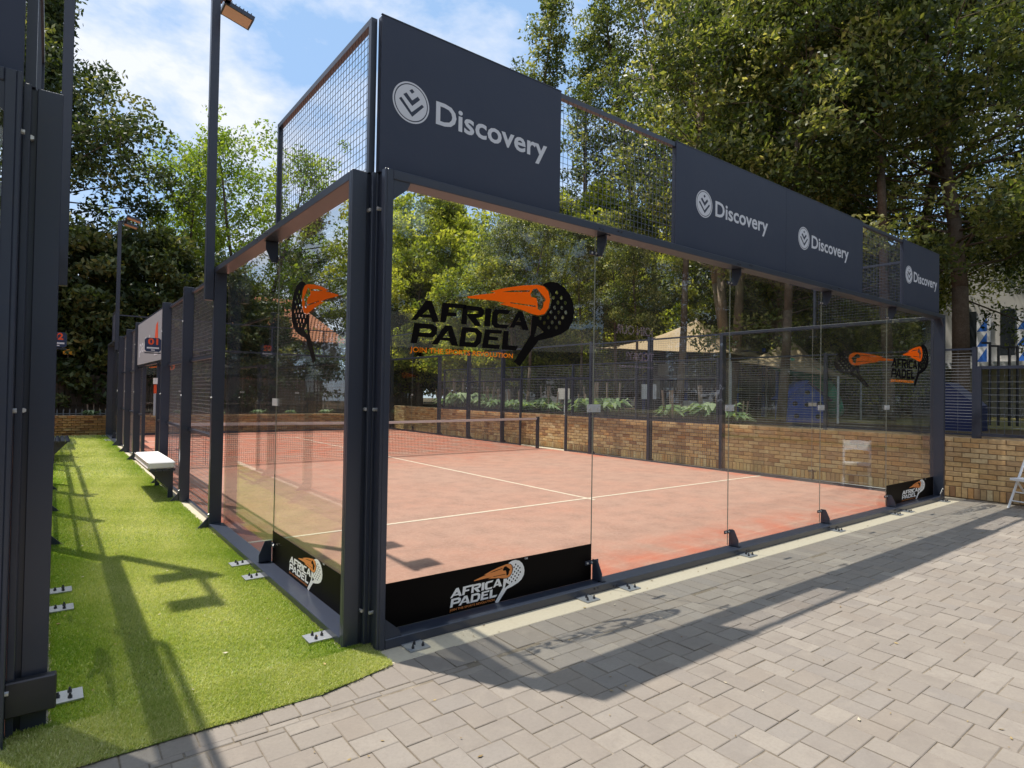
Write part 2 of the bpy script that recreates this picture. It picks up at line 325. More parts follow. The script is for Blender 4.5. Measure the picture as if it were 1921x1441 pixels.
def visible_rank(items, n):          # items: (centre, width, height) -> indices of the n that show largest
    sc = []
    for i, (c, a) in enumerate(items):
        p = project(c)
        if p and -40 < p[0] < 1961 and -40 < p[1] < 1481: sc.append((a/p[2]**3, i))
    sc.sort(reverse=True); return [i for _, i in sc[:n]]
def slab(x0, x1, y0, y1, zt, dz, b=.004):
    """one paving stone: chamfered top, 18 triangles"""
    v = [(x0, y0, dz), (x1, y0, dz), (x1, y1, dz), (x0, y1, dz), (x0, y0, zt-b*.7), (x1, y0, zt-b*.7), (x1, y1, zt-b*.7), (x0, y1, zt-b*.7),
         (x0+b, y0+b, zt), (x1-b, y0+b, zt), (x1-b, y1-b, zt), (x0+b, y1-b, zt)]
    f = [(8, 9, 10, 11)]+[(i, (i+1) % 4, 4+(i+1) % 4, 4+i) for i in range(4)]+[(4+i, 4+(i+1) % 4, 8+(i+1) % 4, 8+i) for i in range(4)]
    return v, f
# herringbone of 195 x 140 mm stones, soldier row along the kerb
stones = []
J = .0024; x = -6.0
while x < 10.3:
    stones.append((x+J, min(x+.15-J, 10.3), -.60, -.348)); x += .15
x = -6.0
while x < .25:
    w = random.choice((.15, .2, .13)); stones.append((x+J, min(x+w-J, 10.3), -.645, -.605)); x += w
L_, W_ = .1955, .1395
for i in range(-80, 110):
    for j in range(-60, 60):
        ox = .415-1.5*W_*(L_/W_/1.5)+i*W_+j*L_; oy = -1.391-W_+i*W_-j*L_
        for (a, b, c, d) in ((ox, ox+L_, oy, oy+W_), (ox+L_, ox+L_+W_, oy+W_-L_, oy+W_)):
            if a > -6 and b < 10.3 and c > -7.5 and c < -.64:
                d2 = min(d, -.65 if a < .25 else -.606)
                if d2-c > .02: stones.append((a+J, b-J, c+J, d2-J))
items = [(((a+b)/2, (c+d)/2, 0), (b-a)*(d-c)) for a, b, c, d in stones]
top = set(visible_rank(items, 300))
PSH = {}
rest = MB()
for i, (a, b, c, d) in enumerate(stones):
    w, h = round(b-a, 3), round(d-c, 3); zt = random.gauss(0, .0012); tx, ty = random.gauss(0, .004), random.gauss(0, .004)
    jx, jy = random.gauss(0, .0012), random.gauss(0, .0012)
    if i in top:
        if (w, h) not in PSH:
            mb = MB(); v, f = slab(-w/2, w/2, -h/2, h/2, 0, -.045); mb.add(v, f); PSH[(w, h)] = mb.mesh('paver', MT['paver_obj'])
        o = link('paver', PSH[(w, h)], PAVING, loc=((a+b)/2+jx, (c+d)/2+jy, zt)); o.rotation_euler = (tx, ty, random.gauss(0, .004))
    else:
        v, f = slab(a+jx, b+jx, c+jy, d+jy, zt, -.045); rest.add(v, f, random.random())
rest.build('pavers', MT['paver_attr'], PAVING, attr=True, fix=False, kind='stuff')

# court floors
def court_floor(x0, x1, name):
    g = MB(); g.box(x0, x1, 0.0, 20.0, -.05, .004); c = g.build(name, MT['court'], kind='structure')
    e = MB(); w = .28
    for (a, b, p, q) in ((x0, x1, 0.0, w), (x0, x1, 20-w, 20), (x0, x0+w, w, 20-w), (x1-w, x1, w, 20-w)): pass
    XC = (x0+x1)/2
    l = MB(); l.box(x0+.02, x1-.02, 3.025, 3.075, .004, .008)
    l.build('service_line', MT['line'], c)
    l = MB(); l.box(x0+.02, x1-.02, 16.925, 16.975, .004, .008); l.build('service_line', MT['line'], c)
    l = MB(); l.box(XC-.025, XC+.025, 3.075, 16.925, .004, .0075); l.box(XC-.025, XC+.025, 2.9, 3.025, .004, .0075); l.box(XC-.025, XC+.025, 16.975, 17.1, .004, .0075)
    l.build('centre_line', MT['line'], c)
    return c
court_floor(0.0, 10.0, 'court_floor')
court_floor(-11.75, -1.75, 'court_floor')

# ------------------------------------------------------------------ logo traced in the plane of the glass (metres)
LOGO = {"A":[[[0.2758,2.0844],[0.3822,2.2248],[0.4286,2.2298],[0.491,2.0895],[0.4411,2.0853],[0.4276,2.1114],[0.3371,2.1092],[0.3124,2.0861]],[[0.3603,2.1294],[0.4023,2.1665],[0.4193,2.1349]]],"F":[[[0.5129,2.2258],[0.7113,2.231],[0.7025,2.2008],[0.5691,2.1969],[0.5643,2.1639],[0.6308,2.1664],[0.6295,2.1405],[0.5541,2.1367],[0.5407,2.09],[0.4981,2.0886]]],"R":[[[0.702,2.226],[0.8408,2.2274],[0.8658,2.2065],[0.8643,2.1821],[0.8424,2.1535],[0.7989,2.144],[0.8467,2.0862],[0.7875,2.087],[0.732,2.1419],[0.7176,2.1564],[0.717,2.0915],[0.6674,2.0921],[0.681,2.2003]],[[0.7234,2.195],[0.8123,2.1957],[0.8127,2.1773],[0.7192,2.1661]]],"I":[[[0.8772,2.223],[0.9299,2.225],[0.9206,2.0931],[0.8671,2.0919]]],"C":[[[0.9702,2.2249],[1.1094,2.2303],[1.0838,2.1987],[1.0013,2.1959],[0.9893,2.1816],[0.9864,2.1255],[1.0029,2.1154],[1.0938,2.1179],[1.0735,2.0897],[0.9629,2.0875],[0.9342,2.1113],[0.9384,2.1997]]],"A2":[[[1.1015,2.1002],[1.1762,2.2293],[1.2214,2.2336],[1.2865,2.0928],[1.2264,2.0933],[1.2107,2.1217],[1.1592,2.1217],[1.1405,2.1017]],[[1.1672,2.1476],[1.192,2.1902],[1.2069,2.151]]],"P":[[[0.2986,2.0671],[0.4389,2.0699],[0.476,2.0486],[0.4734,2.0057],[0.4408,1.9775],[0.3315,1.9773],[0.3207,1.9318],[0.275,1.9304]],[[0.342,2.0349],[0.4179,2.0364],[0.4311,2.0253],[0.427,2.0144],[0.4142,2.0073],[0.3376,2.0061]]],"A3":[[[0.4331,1.933],[0.5384,2.0705],[0.5943,2.0712],[0.6494,1.9326],[0.5927,1.9337],[0.5757,1.9636],[0.5042,1.965],[0.4802,1.9314]],[[0.5215,1.9846],[0.5616,2.0338],[0.5771,1.987]]],"D":[[[0.6772,2.0701],[0.8052,2.0725],[0.8515,2.0399],[0.8422,1.9709],[0.7984,1.9321],[0.655,1.9313]],[[0.7153,2.0377],[0.7866,2.0383],[0.8024,2.0219],[0.7955,1.9814],[0.7766,1.9666],[0.7055,1.9659]]],"E":[[[0.8784,2.0702],[1.0314,2.074],[1.0248,2.047],[0.9196,2.045],[0.9161,2.0204],[0.9967,2.0195],[0.9931,1.9946],[0.9127,1.9941],[0.9064,1.9629],[1.0132,1.963],[1.0066,1.933],[0.8508,1.9328]]],"L":[[[1.0449,2.0709],[1.0937,2.0729],[1.0865,1.9659],[1.1902,1.9656],[1.1631,1.9312],[1.0302,1.9303]]],"racket":[[[1.4149,2.4605],[1.4535,2.481],[1.4973,2.4945],[1.5679,2.4972],[1.6464,2.4712],[1.7085,2.4199],[1.7469,2.3517],[1.762,2.2805],[1.7498,2.2067],[1.7019,2.1348],[1.6239,2.0885],[1.5062,2.0491],[1.3862,2.0209],[1.203,1.8128],[1.1457,1.8439],[1.3038,2.0565],[1.3184,2.2121],[1.3825,2.2059],[1.4539,2.2299],[1.4957,2.2813],[1.5167,2.3451],[1.5049,2.4055],[1.4693,2.4409]],[[1.5849,2.4192],[1.5806,2.4067],[1.5698,2.4006],[1.5588,2.4042],[1.5541,2.4156],[1.5584,2.428],[1.5692,2.4342],[1.5802,2.4306]],[[1.5502,2.3753],[1.5459,2.3629],[1.5352,2.3568],[1.5243,2.3605],[1.5196,2.3719],[1.5239,2.3842],[1.5345,2.3904],[1.5455,2.3867]],[[1.6337,2.3818],[1.6293,2.3693],[1.6184,2.3632],[1.6073,2.3669],[1.6025,2.3784],[1.6068,2.3909],[1.6177,2.3971],[1.6289,2.3933]],[[1.5985,2.3405],[1.5941,2.3281],[1.5833,2.322],[1.5723,2.3258],[1.5675,2.3372],[1.5718,2.3496],[1.5826,2.3557],[1.5937,2.352]],[[1.6769,2.3461],[1.6725,2.3335],[1.6614,2.3274],[1.6502,2.3312],[1.6453,2.3428],[1.6497,2.3553],[1.6607,2.3615],[1.672,2.3577]],[[1.5636,2.2969],[1.5593,2.2845],[1.5486,2.2786],[1.5377,2.2824],[1.533,2.2938],[1.5372,2.3061],[1.5479,2.3121],[1.5589,2.3083]],[[1.6413,2.3029],[1.6369,2.2904],[1.626,2.2844],[1.6148,2.2883],[1.61,2.2998],[1.6144,2.3122],[1.6253,2.3183],[1.6365,2.3145]],[[1.5267,2.2561],[1.5224,2.2438],[1.5118,2.2379],[1.501,2.2418],[1.4963,2.2532],[1.5005,2.2654],[1.5111,2.2713],[1.522,2.2675]],[[1.6084,2.2639],[1.6041,2.2515],[1.5932,2.2455],[1.5821,2.2495],[1.5774,2.261],[1.5817,2.2733],[1.5925,2.2793],[1.6036,2.2754]],[[1.687,2.2687],[1.6826,2.2562],[1.6715,2.2502],[1.6602,2.2541],[1.6554,2.2657],[1.6597,2.2782],[1.6708,2.2843],[1.6821,2.2804]],[[1.4144,2.1984],[1.4103,2.1863],[1.4,2.1806],[1.3895,2.1845],[1.385,2.1957],[1.389,2.2077],[1.3993,2.2135],[1.4099,2.2096]],[[1.4948,2.2108],[1.4906,2.1987],[1.4801,2.1928],[1.4694,2.1968],[1.4647,2.2081],[1.4689,2.2203],[1.4794,2.2261],[1.4902,2.2222]],[[1.5747,2.2181],[1.5704,2.2057],[1.5596,2.1999],[1.5487,2.2038],[1.544,2.2153],[1.5482,2.2276],[1.5589,2.2335],[1.5699,2.2296]],[[1.6525,2.2251],[1.6482,2.2127],[1.6372,2.2067],[1.626,2.2107],[1.6212,2.2223],[1.6255,2.2347],[1.6365,2.2407],[1.6477,2.2367]],[[1.4575,2.1664],[1.4534,2.1543],[1.4429,2.1485],[1.4323,2.1525],[1.4277,2.1638],[1.4318,2.1759],[1.4422,2.1816],[1.4529,2.1777]],[[1.54,2.1752],[1.5358,2.1629],[1.5251,2.1571],[1.5143,2.1611],[1.5096,2.1726],[1.5138,2.1847],[1.5245,2.1906],[1.5353,2.1866]],[[1.6196,2.1802],[1.6153,2.1678],[1.6044,2.1619],[1.5934,2.166],[1.5886,2.1775],[1.5929,2.1898],[1.6037,2.1957],[1.6148,2.1917]],[[1.5057,2.1335],[1.5015,2.1214],[1.4909,2.1156],[1.4802,2.1197],[1.4755,2.1311],[1.4797,2.1432],[1.4903,2.149],[1.501,2.1449]],[[1.5846,2.1398],[1.5803,2.1276],[1.5695,2.1218],[1.5585,2.1258],[1.5538,2.1374],[1.558,2.1496],[1.5688,2.1554],[1.5798,2.1514]],[[1.3715,2.1374],[1.4383,2.0923],[1.3419,2.0455]]],"comet":[[[0.7195,2.2912],[0.8389,2.319],[0.9576,2.3424],[0.9575,2.3473],[0.9173,2.3508],[1.059,2.394],[1.2174,2.4301],[1.3718,2.4551],[1.4345,2.4498],[1.4791,2.4157],[1.4978,2.3519],[1.484,2.2845],[1.4423,2.234],[1.3766,2.2166],[1.3093,2.2241],[1.2104,2.2444],[1.093,2.2596],[0.9998,2.2665],[1.0613,2.2796],[0.9588,2.2868],[0.8592,2.2842],[0.7244,2.2806]],[[1.0184,2.3577],[1.1116,2.3802],[1.2891,2.4029],[1.2893,2.3909],[1.1118,2.3677]],[[1.1029,2.2906],[1.3549,2.2906],[1.3551,2.2794],[1.103,2.2831]],[[1.2952,2.3728],[1.3221,2.4146],[1.3611,2.4253],[1.3956,2.3973],[1.4304,2.3707],[1.4562,2.3474],[1.4314,2.3228],[1.4264,2.2831],[1.3985,2.256],[1.3734,2.2648],[1.3691,2.3119],[1.357,2.3496],[1.3067,2.3526]]]}
def logo_parts(parent, fn, which=('text', 'racket', 'comet', 'tag'), dark='black', orange='orange', th=.0008, tm=False):
    if 'text' in which:
        for k in ('A', 'F', 'R', 'I', 'C', 'A2', 'P', 'A3', 'D', 'E', 'L'):
            mb = MB(); mb.loops(LOGO[k], fn, th); mb.build('letter', MT[dark], parent)
    if 'racket' in which: mb = MB(); mb.loops(LOGO['racket'], fn, th); mb.build('racket_print', MT[dark], parent)
    if 'comet' in which: mb = MB(); mb.loops(LOGO['comet'], lambda u, v, d: fn(u, v, d+th*.6), th); mb.build('comet_print', MT[orange], parent)
    if 'tag' in which:
        mb = MB(); add_text(mb, 'JOIN THE SPORTS REVOLUTION', fn, .27, 1.136, 1.872, .034, .012); mb.build('slogan', MT[orange], parent, fix=False)
    if tm: mb = MB(); add_text(mb, 'TM', fn, 1.76, 1.83, 2.47, .03, .01); mb.build('trademark', MT[dark], parent, fix=False)

EMB = dict(ch1=[[.128, 3.508], [.1446, 3.5227], [.2217, 3.444], [.2974, 3.5174], [.3118, 3.5052], [.2258, 3.414]],
 ch2=[[.1578, 3.5442], [.1813, 3.5623], [.2235, 3.5227], [.2647, 3.5608], [.2826, 3.5442], [.2243, 3.4854]],
 sq=[[.2015, 3.5813], [.2219, 3.5986], [.2400, 3.5831], [.2205, 3.5657]])

# ------------------------------------------------------------------ enclosure: built once in "near end / left side" space, repeated by mirroring
def mesh_wires(mb, ax, u0, u1, z0, z1, w, sp=.05, r=.0032, hd=1, v=True):
    """grid of welded wires in the plane ax = w ('x' -> runs in y, 'y' -> runs in x)"""
    def P(u, z, off=0): return (w+off, u, z) if ax == 'x' else (u, w+off, z)
    n = int(round((z1-z0)/sp))
    for i in range(1, n): mb.bar(P(u0, z0+(z1-z0)*i/n), P(u1, z0+(z1-z0)*i/n), r, n=3)
    if v:
        n = int(round((u1-u0)/sp))
        for i in range(1, n): mb.bar(P(u0+(u1-u0)*i/n, z0, -r*.6), P(u0+(u1-u0)*i/n, z1, -r*.6), r, n=3)
def plate_foot(x, y, parent, along, s=1):
    """galvanised anchor plate with three bolts, sticking out of the frame; along = direction it sticks out"""
    g = MB(); dx, dy = along; hw = .07
    zb = .001 if dy else .016
    if dy: g.box(x-hw, x+hw, y, y+dy*.13, zb, zb+.008)
    else: g.box(x, x+dx*.15, y-hw, y+hw, zb, zb+.008)
    p = g.build('base_plate', MT['steel'], parent)
    for (a, b) in ((-.035, .095), (.035, .095), (0, .045)):
        b2 = MB(); q = (x+a, y+dy*b) if dy else (x+dx*b, y+a)
        b2.bar((*q, zb+.008), (*q, zb+.021), .020, n=6); b2.bar((*q, zb+.021), (*q, zb+.034), .011, n=6); b2.build('bolt', MT['dark_bolt'], p)
def chan(ax, a, b, w0, w1, z0, z1, parent, name='post', lips=True, front=None):
    pass
END_LBL = {}
def end_wall(label, detail=2, npanes=5, near=True, group=None, boards=True):
    W = 9.93
    R = thing('glass_end_wall', label, 'glass wall', (0, 0, 0), group)
    nx = min(W, 2.0*npanes) if npanes < 5 else W
    # corner posts: open channels
    g = MB(); g.box(-.030, -.001, -.030, -.001, 0, 3.0); g.build('corner_angle', MT['frame'], R, bevel=.003)
    for side in ((0, 1) if npanes == 5 else (0,)):
        X = (lambda u: u) if side == 0 else (lambda u: W-u)
        g = MB(); g.box(X(.018), X(.06), -.15, 0, 0, 3.0); g.build('post', MT['frame'], R, bevel=.004)
        g = MB(); g.box(X(0), X(.018), -.15, -.10, 0, 3.0); g.build('post_lip', MT['frame'], R, bevel=.003)
        g = MB(); g.box(X(0), X(.018), -.03, 0, 0, 3.0); g.build('post_lip', MT['frame'], R, bevel=.003)
        for z in (.22, 1.49, 2.76):
            g = MB(); yy = -.065; g.bar((X(.020), yy, z), (X(-.012), yy, z), .022, n=6); g.build('bolt', MT['bolt'], R)
        for zz, s in ((.06, 1), (2.94, -1)):
            g = MB(); g.poly([(X(.06), zz), (X(.18), zz), (X(.16), zz+s*.045), (X(.06), zz+s*.13)], 'y', -.142, -.132); g.build('gusset', MT['frame'], R)
    g = MB(); g.box(.061, nx-.061 if npanes == 5 else nx, -.15, 0, 2.94, 3.0); g.build('top_beam', MT['frame'], R, bevel=.004)
    g = MB(); g.box(.061, nx-.061 if npanes == 5 else nx, -.15, 0, .0, .062); g.build('bottom_beam', MT['frame'], R, bevel=.004)
    # panes and fittings
    for k in range(npanes):
        a = .064 if k == 0 else 2*k+.003; b = 2*(k+1)-.003 if k < 4 else W-.064
        g = MB(); g.box(a, b, -.005, .005, .064, 2.936); g.build('glass_pane', MT['glass'], R)
        if k and detail:
            s = 2.0*k
            g = MB(); g.box(s-.0018, s+.0018, -.0045, .0045, .065, 2.935); g.build('pane_joint', MT['glassedge'], R)
            for zz, sg in ((.062, 1), (2.94, -1)):
                g = MB(); g.poly([(-.012, zz), (-.12, zz), (-.12, zz+sg*.07), (-.07, zz+sg*.17), (-.012, zz+sg*.17)], 'x', s+.006, s+.014)
                g.box(s+.006, s+.06, -.12, -.012, zz, zz+sg*.006)
                br = g.build('bracket', MT['frame'], R)
                g = MB(); z2 = zz+sg*.145; g.box(s-.075, s+.075, -.016, -.007, z2-.016, z2+.016); cl = g.build('clamp_bar', MT['frame'], R)
                for dx in (-.055, -.005, .055):
                    g = MB(); g.bar((s+dx, -.016, z2), (s+dx, -.024, z2), .018, n=6); g.build('bolt', MT['bolt'], cl)
                for dx in (-.10, -.06, .12, .16):
                    g = MB(); g.bar((s+dx, -.150, zz-sg*.022 if abs(dx) < .11 else zz-sg*.04), (s+dx, -.156, zz-sg*.022 if abs(dx) < .11 else zz-sg*.04), .014, n=6); g.build('bolt', MT['dark_bolt'], R)
            g = MB(); g.box(s-.075, s+.075, -.016, -.006, 1.46, 1.525); cl = g.build('clamp_plate', MT['plate_clear'], R)
            for dx in (-.045, .045):
                g = MB(); g.bar((s+dx, -.016, 1.492), (s+dx, -.024, 1.492), .028, n=8); g.build('bolt', MT['bolt'], cl)
    if detail > 1:
        for s in (.24, 1.76, 2.24, 4.03, 6.01, 7.8, 8.2, 9.7):
            if s < nx: plate_foot(s, -.150, R, (0, -1))
    # upper tier: tube frame, wire mesh where there is no board
    xs = [0.0, 1.5, 3.0, 5.0, 7.0, 8.43, W-.04]
    for s in xs:
        if s < nx: g = MB(); g.box(s, s+.04, -.05, -.01, 3.001, 3.96); g.build('upright', MT['frame'], R)
    g = MB(); g.box(0, nx, -.05, -.01, 3.96, 4.0); g.build('top_rail', MT['frame'], R)
    for a, b in ((1.54, 3.0), (7.04, 8.43)):
        if b < nx: g = MB(); mesh_wires(g, 'y', a, b, 3.0, 3.96, -.03, .05, .0048); g.build('wire_mesh', MT['wire'], R, kind='stuff', fix=False)
    return R
def board(x0, x1, offs, label, group, nsign=None):
    R = thing('sign_board', label, 'sign board', (x0, -.055, 3.0), group)
    cuts = [x0, 5.02, x1] if x1-x0 > 3 else [x0, x1]
    for p, q in zip(cuts, cuts[1:]): g = MB(); g.box(p+.0015, q-.0015, -.058, -.051, 3.002, 4.006); g.build('panel', MT['board'], R)
    g = MB(); g.box(x0-.002, x1+.002, -.061, -.047, 4.0061, 4.012); g.build('edge_strip', MT['frame'], R)
    for ox in offs:
        fn = lambda u, v, d: (u+ox, -.0584-d, v)
        c = (.2175, 3.505)
        ring = lambda r: [(c[0]+r*math.cos(t*math.pi/24), c[1]+r*1.0*math.sin(t*math.pi/24)) for t in range(48)]
        g = MB(); g.loops([ring(.1345), ring(.124)], fn, .001)
        g.loops([ring(.1165), [tuple(p) for p in EMB['ch1']], [tuple(p) for p in EMB['ch2']], [tuple(p) for p in EMB['sq']]], fn, .001)
        g.build('emblem', MT['signwhite'], R)
        g = MB(); add_text(g, 'Discovery', lambda u, v, d: (u+ox, -.0592, v), .4045, 1.397, 3.4255, .151, .020); g.build('lettering', MT['signwhite'], R, fix=False)
    return R

def side_wall(label, detail=2, group=None):
    R = thing('side_fence', label, 'fence', (0, 0, 0), group)
    E = lambda y, s: y if s == 0 else 20-y
    for s in (0, 1):
        Y = lambda u: E(u, s)
        # corner post (channel open towards the end) and step post
        g = MB(); g.box(-.15, 0, Y(.018), Y(.06), 0, 3.0); g.build('post', MT['frame'], R, bevel=.004)
        g = MB(); g.box(-.15, -.052, Y(0), Y(.018), 0, 3.0); g.build('post_lip', MT['frame'], R, bevel=.003)
        g = MB(); g.box(-.016, -.001, Y(.001), Y(.018), 0, 3.0); g.build('post_lip', MT['frame'], R, bevel=.003)
        for z in (.22, 1.49, 2.76):
            g = MB(); g.bar((-.034, Y(.02), z), (-.034, Y(-.012), z), .022, n=6); g.build('bolt', MT['bolt'], R)
        g = MB(); g.box(-.15, 0, Y(.061), Y(3.949), 2.94, 3.0); g.build('top_beam', MT['frame'], R, bevel=.004)
        g = MB(); g.box(-.15, 0, Y(.061), Y(3.949), 0, .062); g.build('bottom_beam', MT['frame'], R, bevel=.004)
        for k in (0, 1):
            a, b = (.064, 1.997) if k == 0 else (2.003, 3.946)
            g = MB(); g.box(-.005, .005, Y(a), Y(b), .064, 2.936); g.build('glass_pane', MT['glass'], R)
        if detail:
            g = MB(); g.box(-.0045, .0045, Y(1.9972), Y(2.0028), .065, 2.935); g.build('pane_joint', MT['glassedge'], R)
            for zz, sg in ((.062, 1), (2.94, -1)):
                g = MB(); g.poly([(-.012, zz), (-.12, zz), (-.12, zz+sg*.07), (-.07, zz+sg*.19), (-.012, zz+sg*.19)], 'y', Y(2.006), Y(2.014))
                g.box(-.12, -.012, Y(2.006), Y(2.06), zz, zz+sg*.006); g.build('bracket', MT['frame'], R)
                g = MB(); z2 = zz+sg*.155; g.box(-.016, -.007, Y(1.925), Y(2.075), z2-.016, z2+.016); g.build('clamp_bar', MT['frame'], R)
                for dy in (-.055, .055):
                    g = MB(); g.bar((-.016, Y(2+dy), z2), (-.024, Y(2+dy), z2), .018, n=6); g.build('bolt', MT['bolt'], R)
            g = MB(); g.box(-.016, -.006, Y(1.925), Y(2.075), 1.46, 1.525); g.build('clamp_plate', MT['plate_clear'], R)
            for yy, zz in ((1.86, 2.97), (1.93, 2.985), (2.1, 2.985), (2.17, 2.97), (1.86, .035), (1.93, .02), (2.1, .02), (2.17, .035)):
                g = MB(); g.bar((-.150, Y(yy), zz), (-.156, Y(yy), zz), .014, n=6); g.build('bolt', MT['dark_bolt'], R)
            for yy in (.24, 1.78, 2.25): plate_foot(-.150, Y(yy), R, (-1, 0))
        # upper tier over the first pane
        for a in (0.0, 1.96):
            g = MB(); g.box(-.045, -.005, Y(a), Y(a+.04), 3.001, 3.96); g.build('upright', MT['frame'], R)
        g = MB(); g.box(-.045, -.005, Y(0), Y(2.0), 3.96, 4.0); g.build('top_rail', MT['frame'], R)
        g = MB(); mesh_wires(g, 'x', *sorted((Y(.04), Y(1.96))), 3.0, 3.96, -.025, .05, .0042); g.build('wire_mesh', MT['wire'], R, kind='stuff', fix=False)
        # mesh bays between the posts
        for y in (4, 6, 8):
            g = MB(); g.box(-.15, -.02, Y(y-.05), Y(y+.03), 0, 3.0 if y == 4 else 3.04); g.build('post', MT['frame'], R, bevel=.004)
            g = MB(); g.poly([(-.15, .003), (-.27, .003), (-.15, .13)], 'y', Y(y-.012), Y(y+.012)); g.box(-.28, -.15, Y(y-.06), Y(y+.06), .001, .009); g.build('base_plate', MT['frame'], R)
            for z in (.16, 1.5, 2.55):
                g = MB(); g.bar((-.150, Y(y-.01), z), (-.160, Y(y-.01), z), .02, n=6); g.build('bolt', MT['bolt'], R)
        for a, b in ((4.031, 5.949), (6.031, 7.949)):
            for z in (1.02, 2.0, 2.975):
                g = MB(); g.box(-.055, -.02, Y(a), Y(b), z-.018, z+.018); g.build('rail', MT['frame'], R)
            g = MB(); g.box(-.055, -.02, Y(a), Y(b), .0, .04); g.build('rail', MT['frame'], R)
            g = MB(); mesh_wires(g, 'x', *sorted((Y(a), Y(b))), .04, 2.96, -.018, .05, .0042); g.build('wire_mesh', MT['wire_lit'], R, kind='stuff', fix=False)
        # gate jamb and the short bay beside it
        g = MB(); g.box(-.09, -.03, Y(8.93), Y(8.99), 0, 2.05); g.build('post', MT['frame'], R)
        for z in (.03, 1.02, 2.03):
            g = MB(); g.box(-.07, -.035, Y(8.031), Y(8.929), z-.018, z+.018); g.build('rail', MT['frame'], R)
        g = MB(); mesh_wires(g, 'x', *sorted((Y(8.03), Y(8.93))), .04, 2.02, -.03, .05); g.build('wire_mesh', MT['wire'], R, kind='stuff', fix=False)
    g = MB(); g.box(-.09, -.03, 8.031, 11.969, 2.05, 2.09); g.box(-.09, -.03, 8.031, 11.969, 2.98, 3.02); g.build('lintel', MT['frame'], R)
    return R
def mast(y, label, group, s=1):
    """floodlight mast bolted to the outside of the step post"""
    R = thing('floodlight_mast', label, 'floodlight', (-.20, y, 2.6), group)
    g = MB(); g.box(-.245, -.155, y-.045, y+.045, 2.62, 6.12); g.build('pole', MT['frame'], R, bevel=.004)
    g = MB(); g.box(-.25, -.13, y-.03, y+.03, 6.1, 6.16); g.box(-.10, -.04, y-.78, y+.32, 6.14, 6.18); g.box(-.2, -.05, y-.03, y+.03, 6.14, 6.18); g.build('crossarm', MT['frame'], R)
    for dy in (-.62, .16):
        t = math.radians(-14)
        c = Vector((.06, y+dy, 6.12)); e = Vector((math.cos(t), 0, math.sin(t))); n = Vector((-math.sin(t), 0, math.cos(t)))
        def P(a, b, h): q = c+e*a+n*h; return (q.x, c.y+b, q.z)
        g = MB(); v = [P(a, b, h) for h in (-.03, .02) for a, b in ((-.16, -.13), (.18, -.13), (.18, .13), (-.16, .13))]
        g.add(v, [(0, 3, 2, 1), (4, 5, 6, 7), (0, 1, 5, 4), (1, 2, 6, 5), (2, 3, 7, 6), (3, 0, 4, 7)])
        for k in range(7): a = -.14+k*.045; g.add([P(a+i, b, h) for h in (.02, .05) for i, b in ((0, -.11), (.01, -.11), (.01, .11), (0, .11))], [(0, 3, 2, 1), (4, 5, 6, 7), (0, 1, 5, 4), (1, 2, 6, 5), (2, 3, 7, 6), (3, 0, 4, 7)])
        h = g.build('lamp_head', MT['frame'], R)
        g = MB(); g.add([P(a, b, -.0315) for a, b in ((-.14, -.11), (.16, -.11), (.16, .11), (-.14, .11))], [(0, 3, 2, 1)]); g.build('lens', MT['led'], h, fix=False)
        g = MB(); g.bar((-.07, c.y-.05, 6.15), P(-.05, -.05, .03), .02); g.bar((-.07, c.y+.05, 6.15), P(-.05, .05, .03), .02); g.build('bracket', MT['steel'], h)
    return R
def net(label):
    R = thing('padel_net', label, 'net', (0.1, 10, 0))
    for x in (.12, 9.82):
        g = MB(); g.box(x-.04, x+.04, 9.96, 10.04, 0, .93); g.build('net_post', MT['frame'], R, bevel=.004)
    g = MB()
    ztop = lambda x: .905-.035*(1-abs(x-4.97)/4.85)
    n = 236
    for i in range(n+1):
        x = .165+(9.775-.165)*i/n; g.bar((x, 10, .03), (x, 10, ztop(x)-.05), .0065, n=3)
    for k in range(20):
        m = 12
        for i in range(m):
            xa = .165+9.61*i/m; xb = .165+9.61*(i+1)/m; f = k/20
            g.bar((xa, 10.003, .03+(ztop(xa)-.08)*f), (xb, 10.003, .03+(ztop(xb)-.08)*f), .0065, n=3)
    g.build('net_mesh', MT['netcord'], R, kind='stuff', fix=False)
    g = MB(); m = 16
    for i in range(m):
        xa = .165+9.61*i/m; xb = .165+9.61*(i+1)/m
        za, zb = ztop(xa), ztop(xb)
        g.add([(xa, 9.988, za-.06), (xb, 9.988, zb-.06), (xb, 9.988, zb), (xa, 9.988, za), (xa, 10.012, za-.06), (xb, 10.012, zb-.06), (xb, 10.012, zb), (xa, 10.012, za)],
              [(0, 1, 2, 3), (7, 6, 5, 4), (3, 2, 6, 7), (0, 4, 5, 1)])
    g.build('net_tape', MT['nettape'], R)
    return R

# --- court 01
end_wall('tall frameless glass end wall in a navy frame nearest the paving, five panes wide')
board(0.0, 1.54, (0,), 'large navy sign board at the near corner above the first glass pane', 'navy sign boards on the near end wall')
board(3.0, 7.04, (3.23, 5.215), 'long navy sign board in mid tier carrying the white emblem and lettering twice', 'navy sign boards on the near end wall')
board(8.43, 9.93, (8.43,), 'navy sign board at the far right end of the top tier by the brick wall', 'navy sign boards on the near end wall')
side_wall('navy framed side fence of the main court running beside the green aisle')
def sticker(fn, label, which, name='glass_sticker', cat='sticker', loc=(0, 0, 0), group=None, **kw):
    R = thing(name, label, cat, loc, group); logo_parts(R, fn, which, **kw); return R
GS = 'padel club stickers on the glass'
sticker(lambda u, v, d: (u, -.0056-d, v), 'large black and orange racket and comet sticker with club name on the first glass pane', ('text', 'racket', 'comet', 'tag'), loc=(.27, 0, 1.8), group=GS)
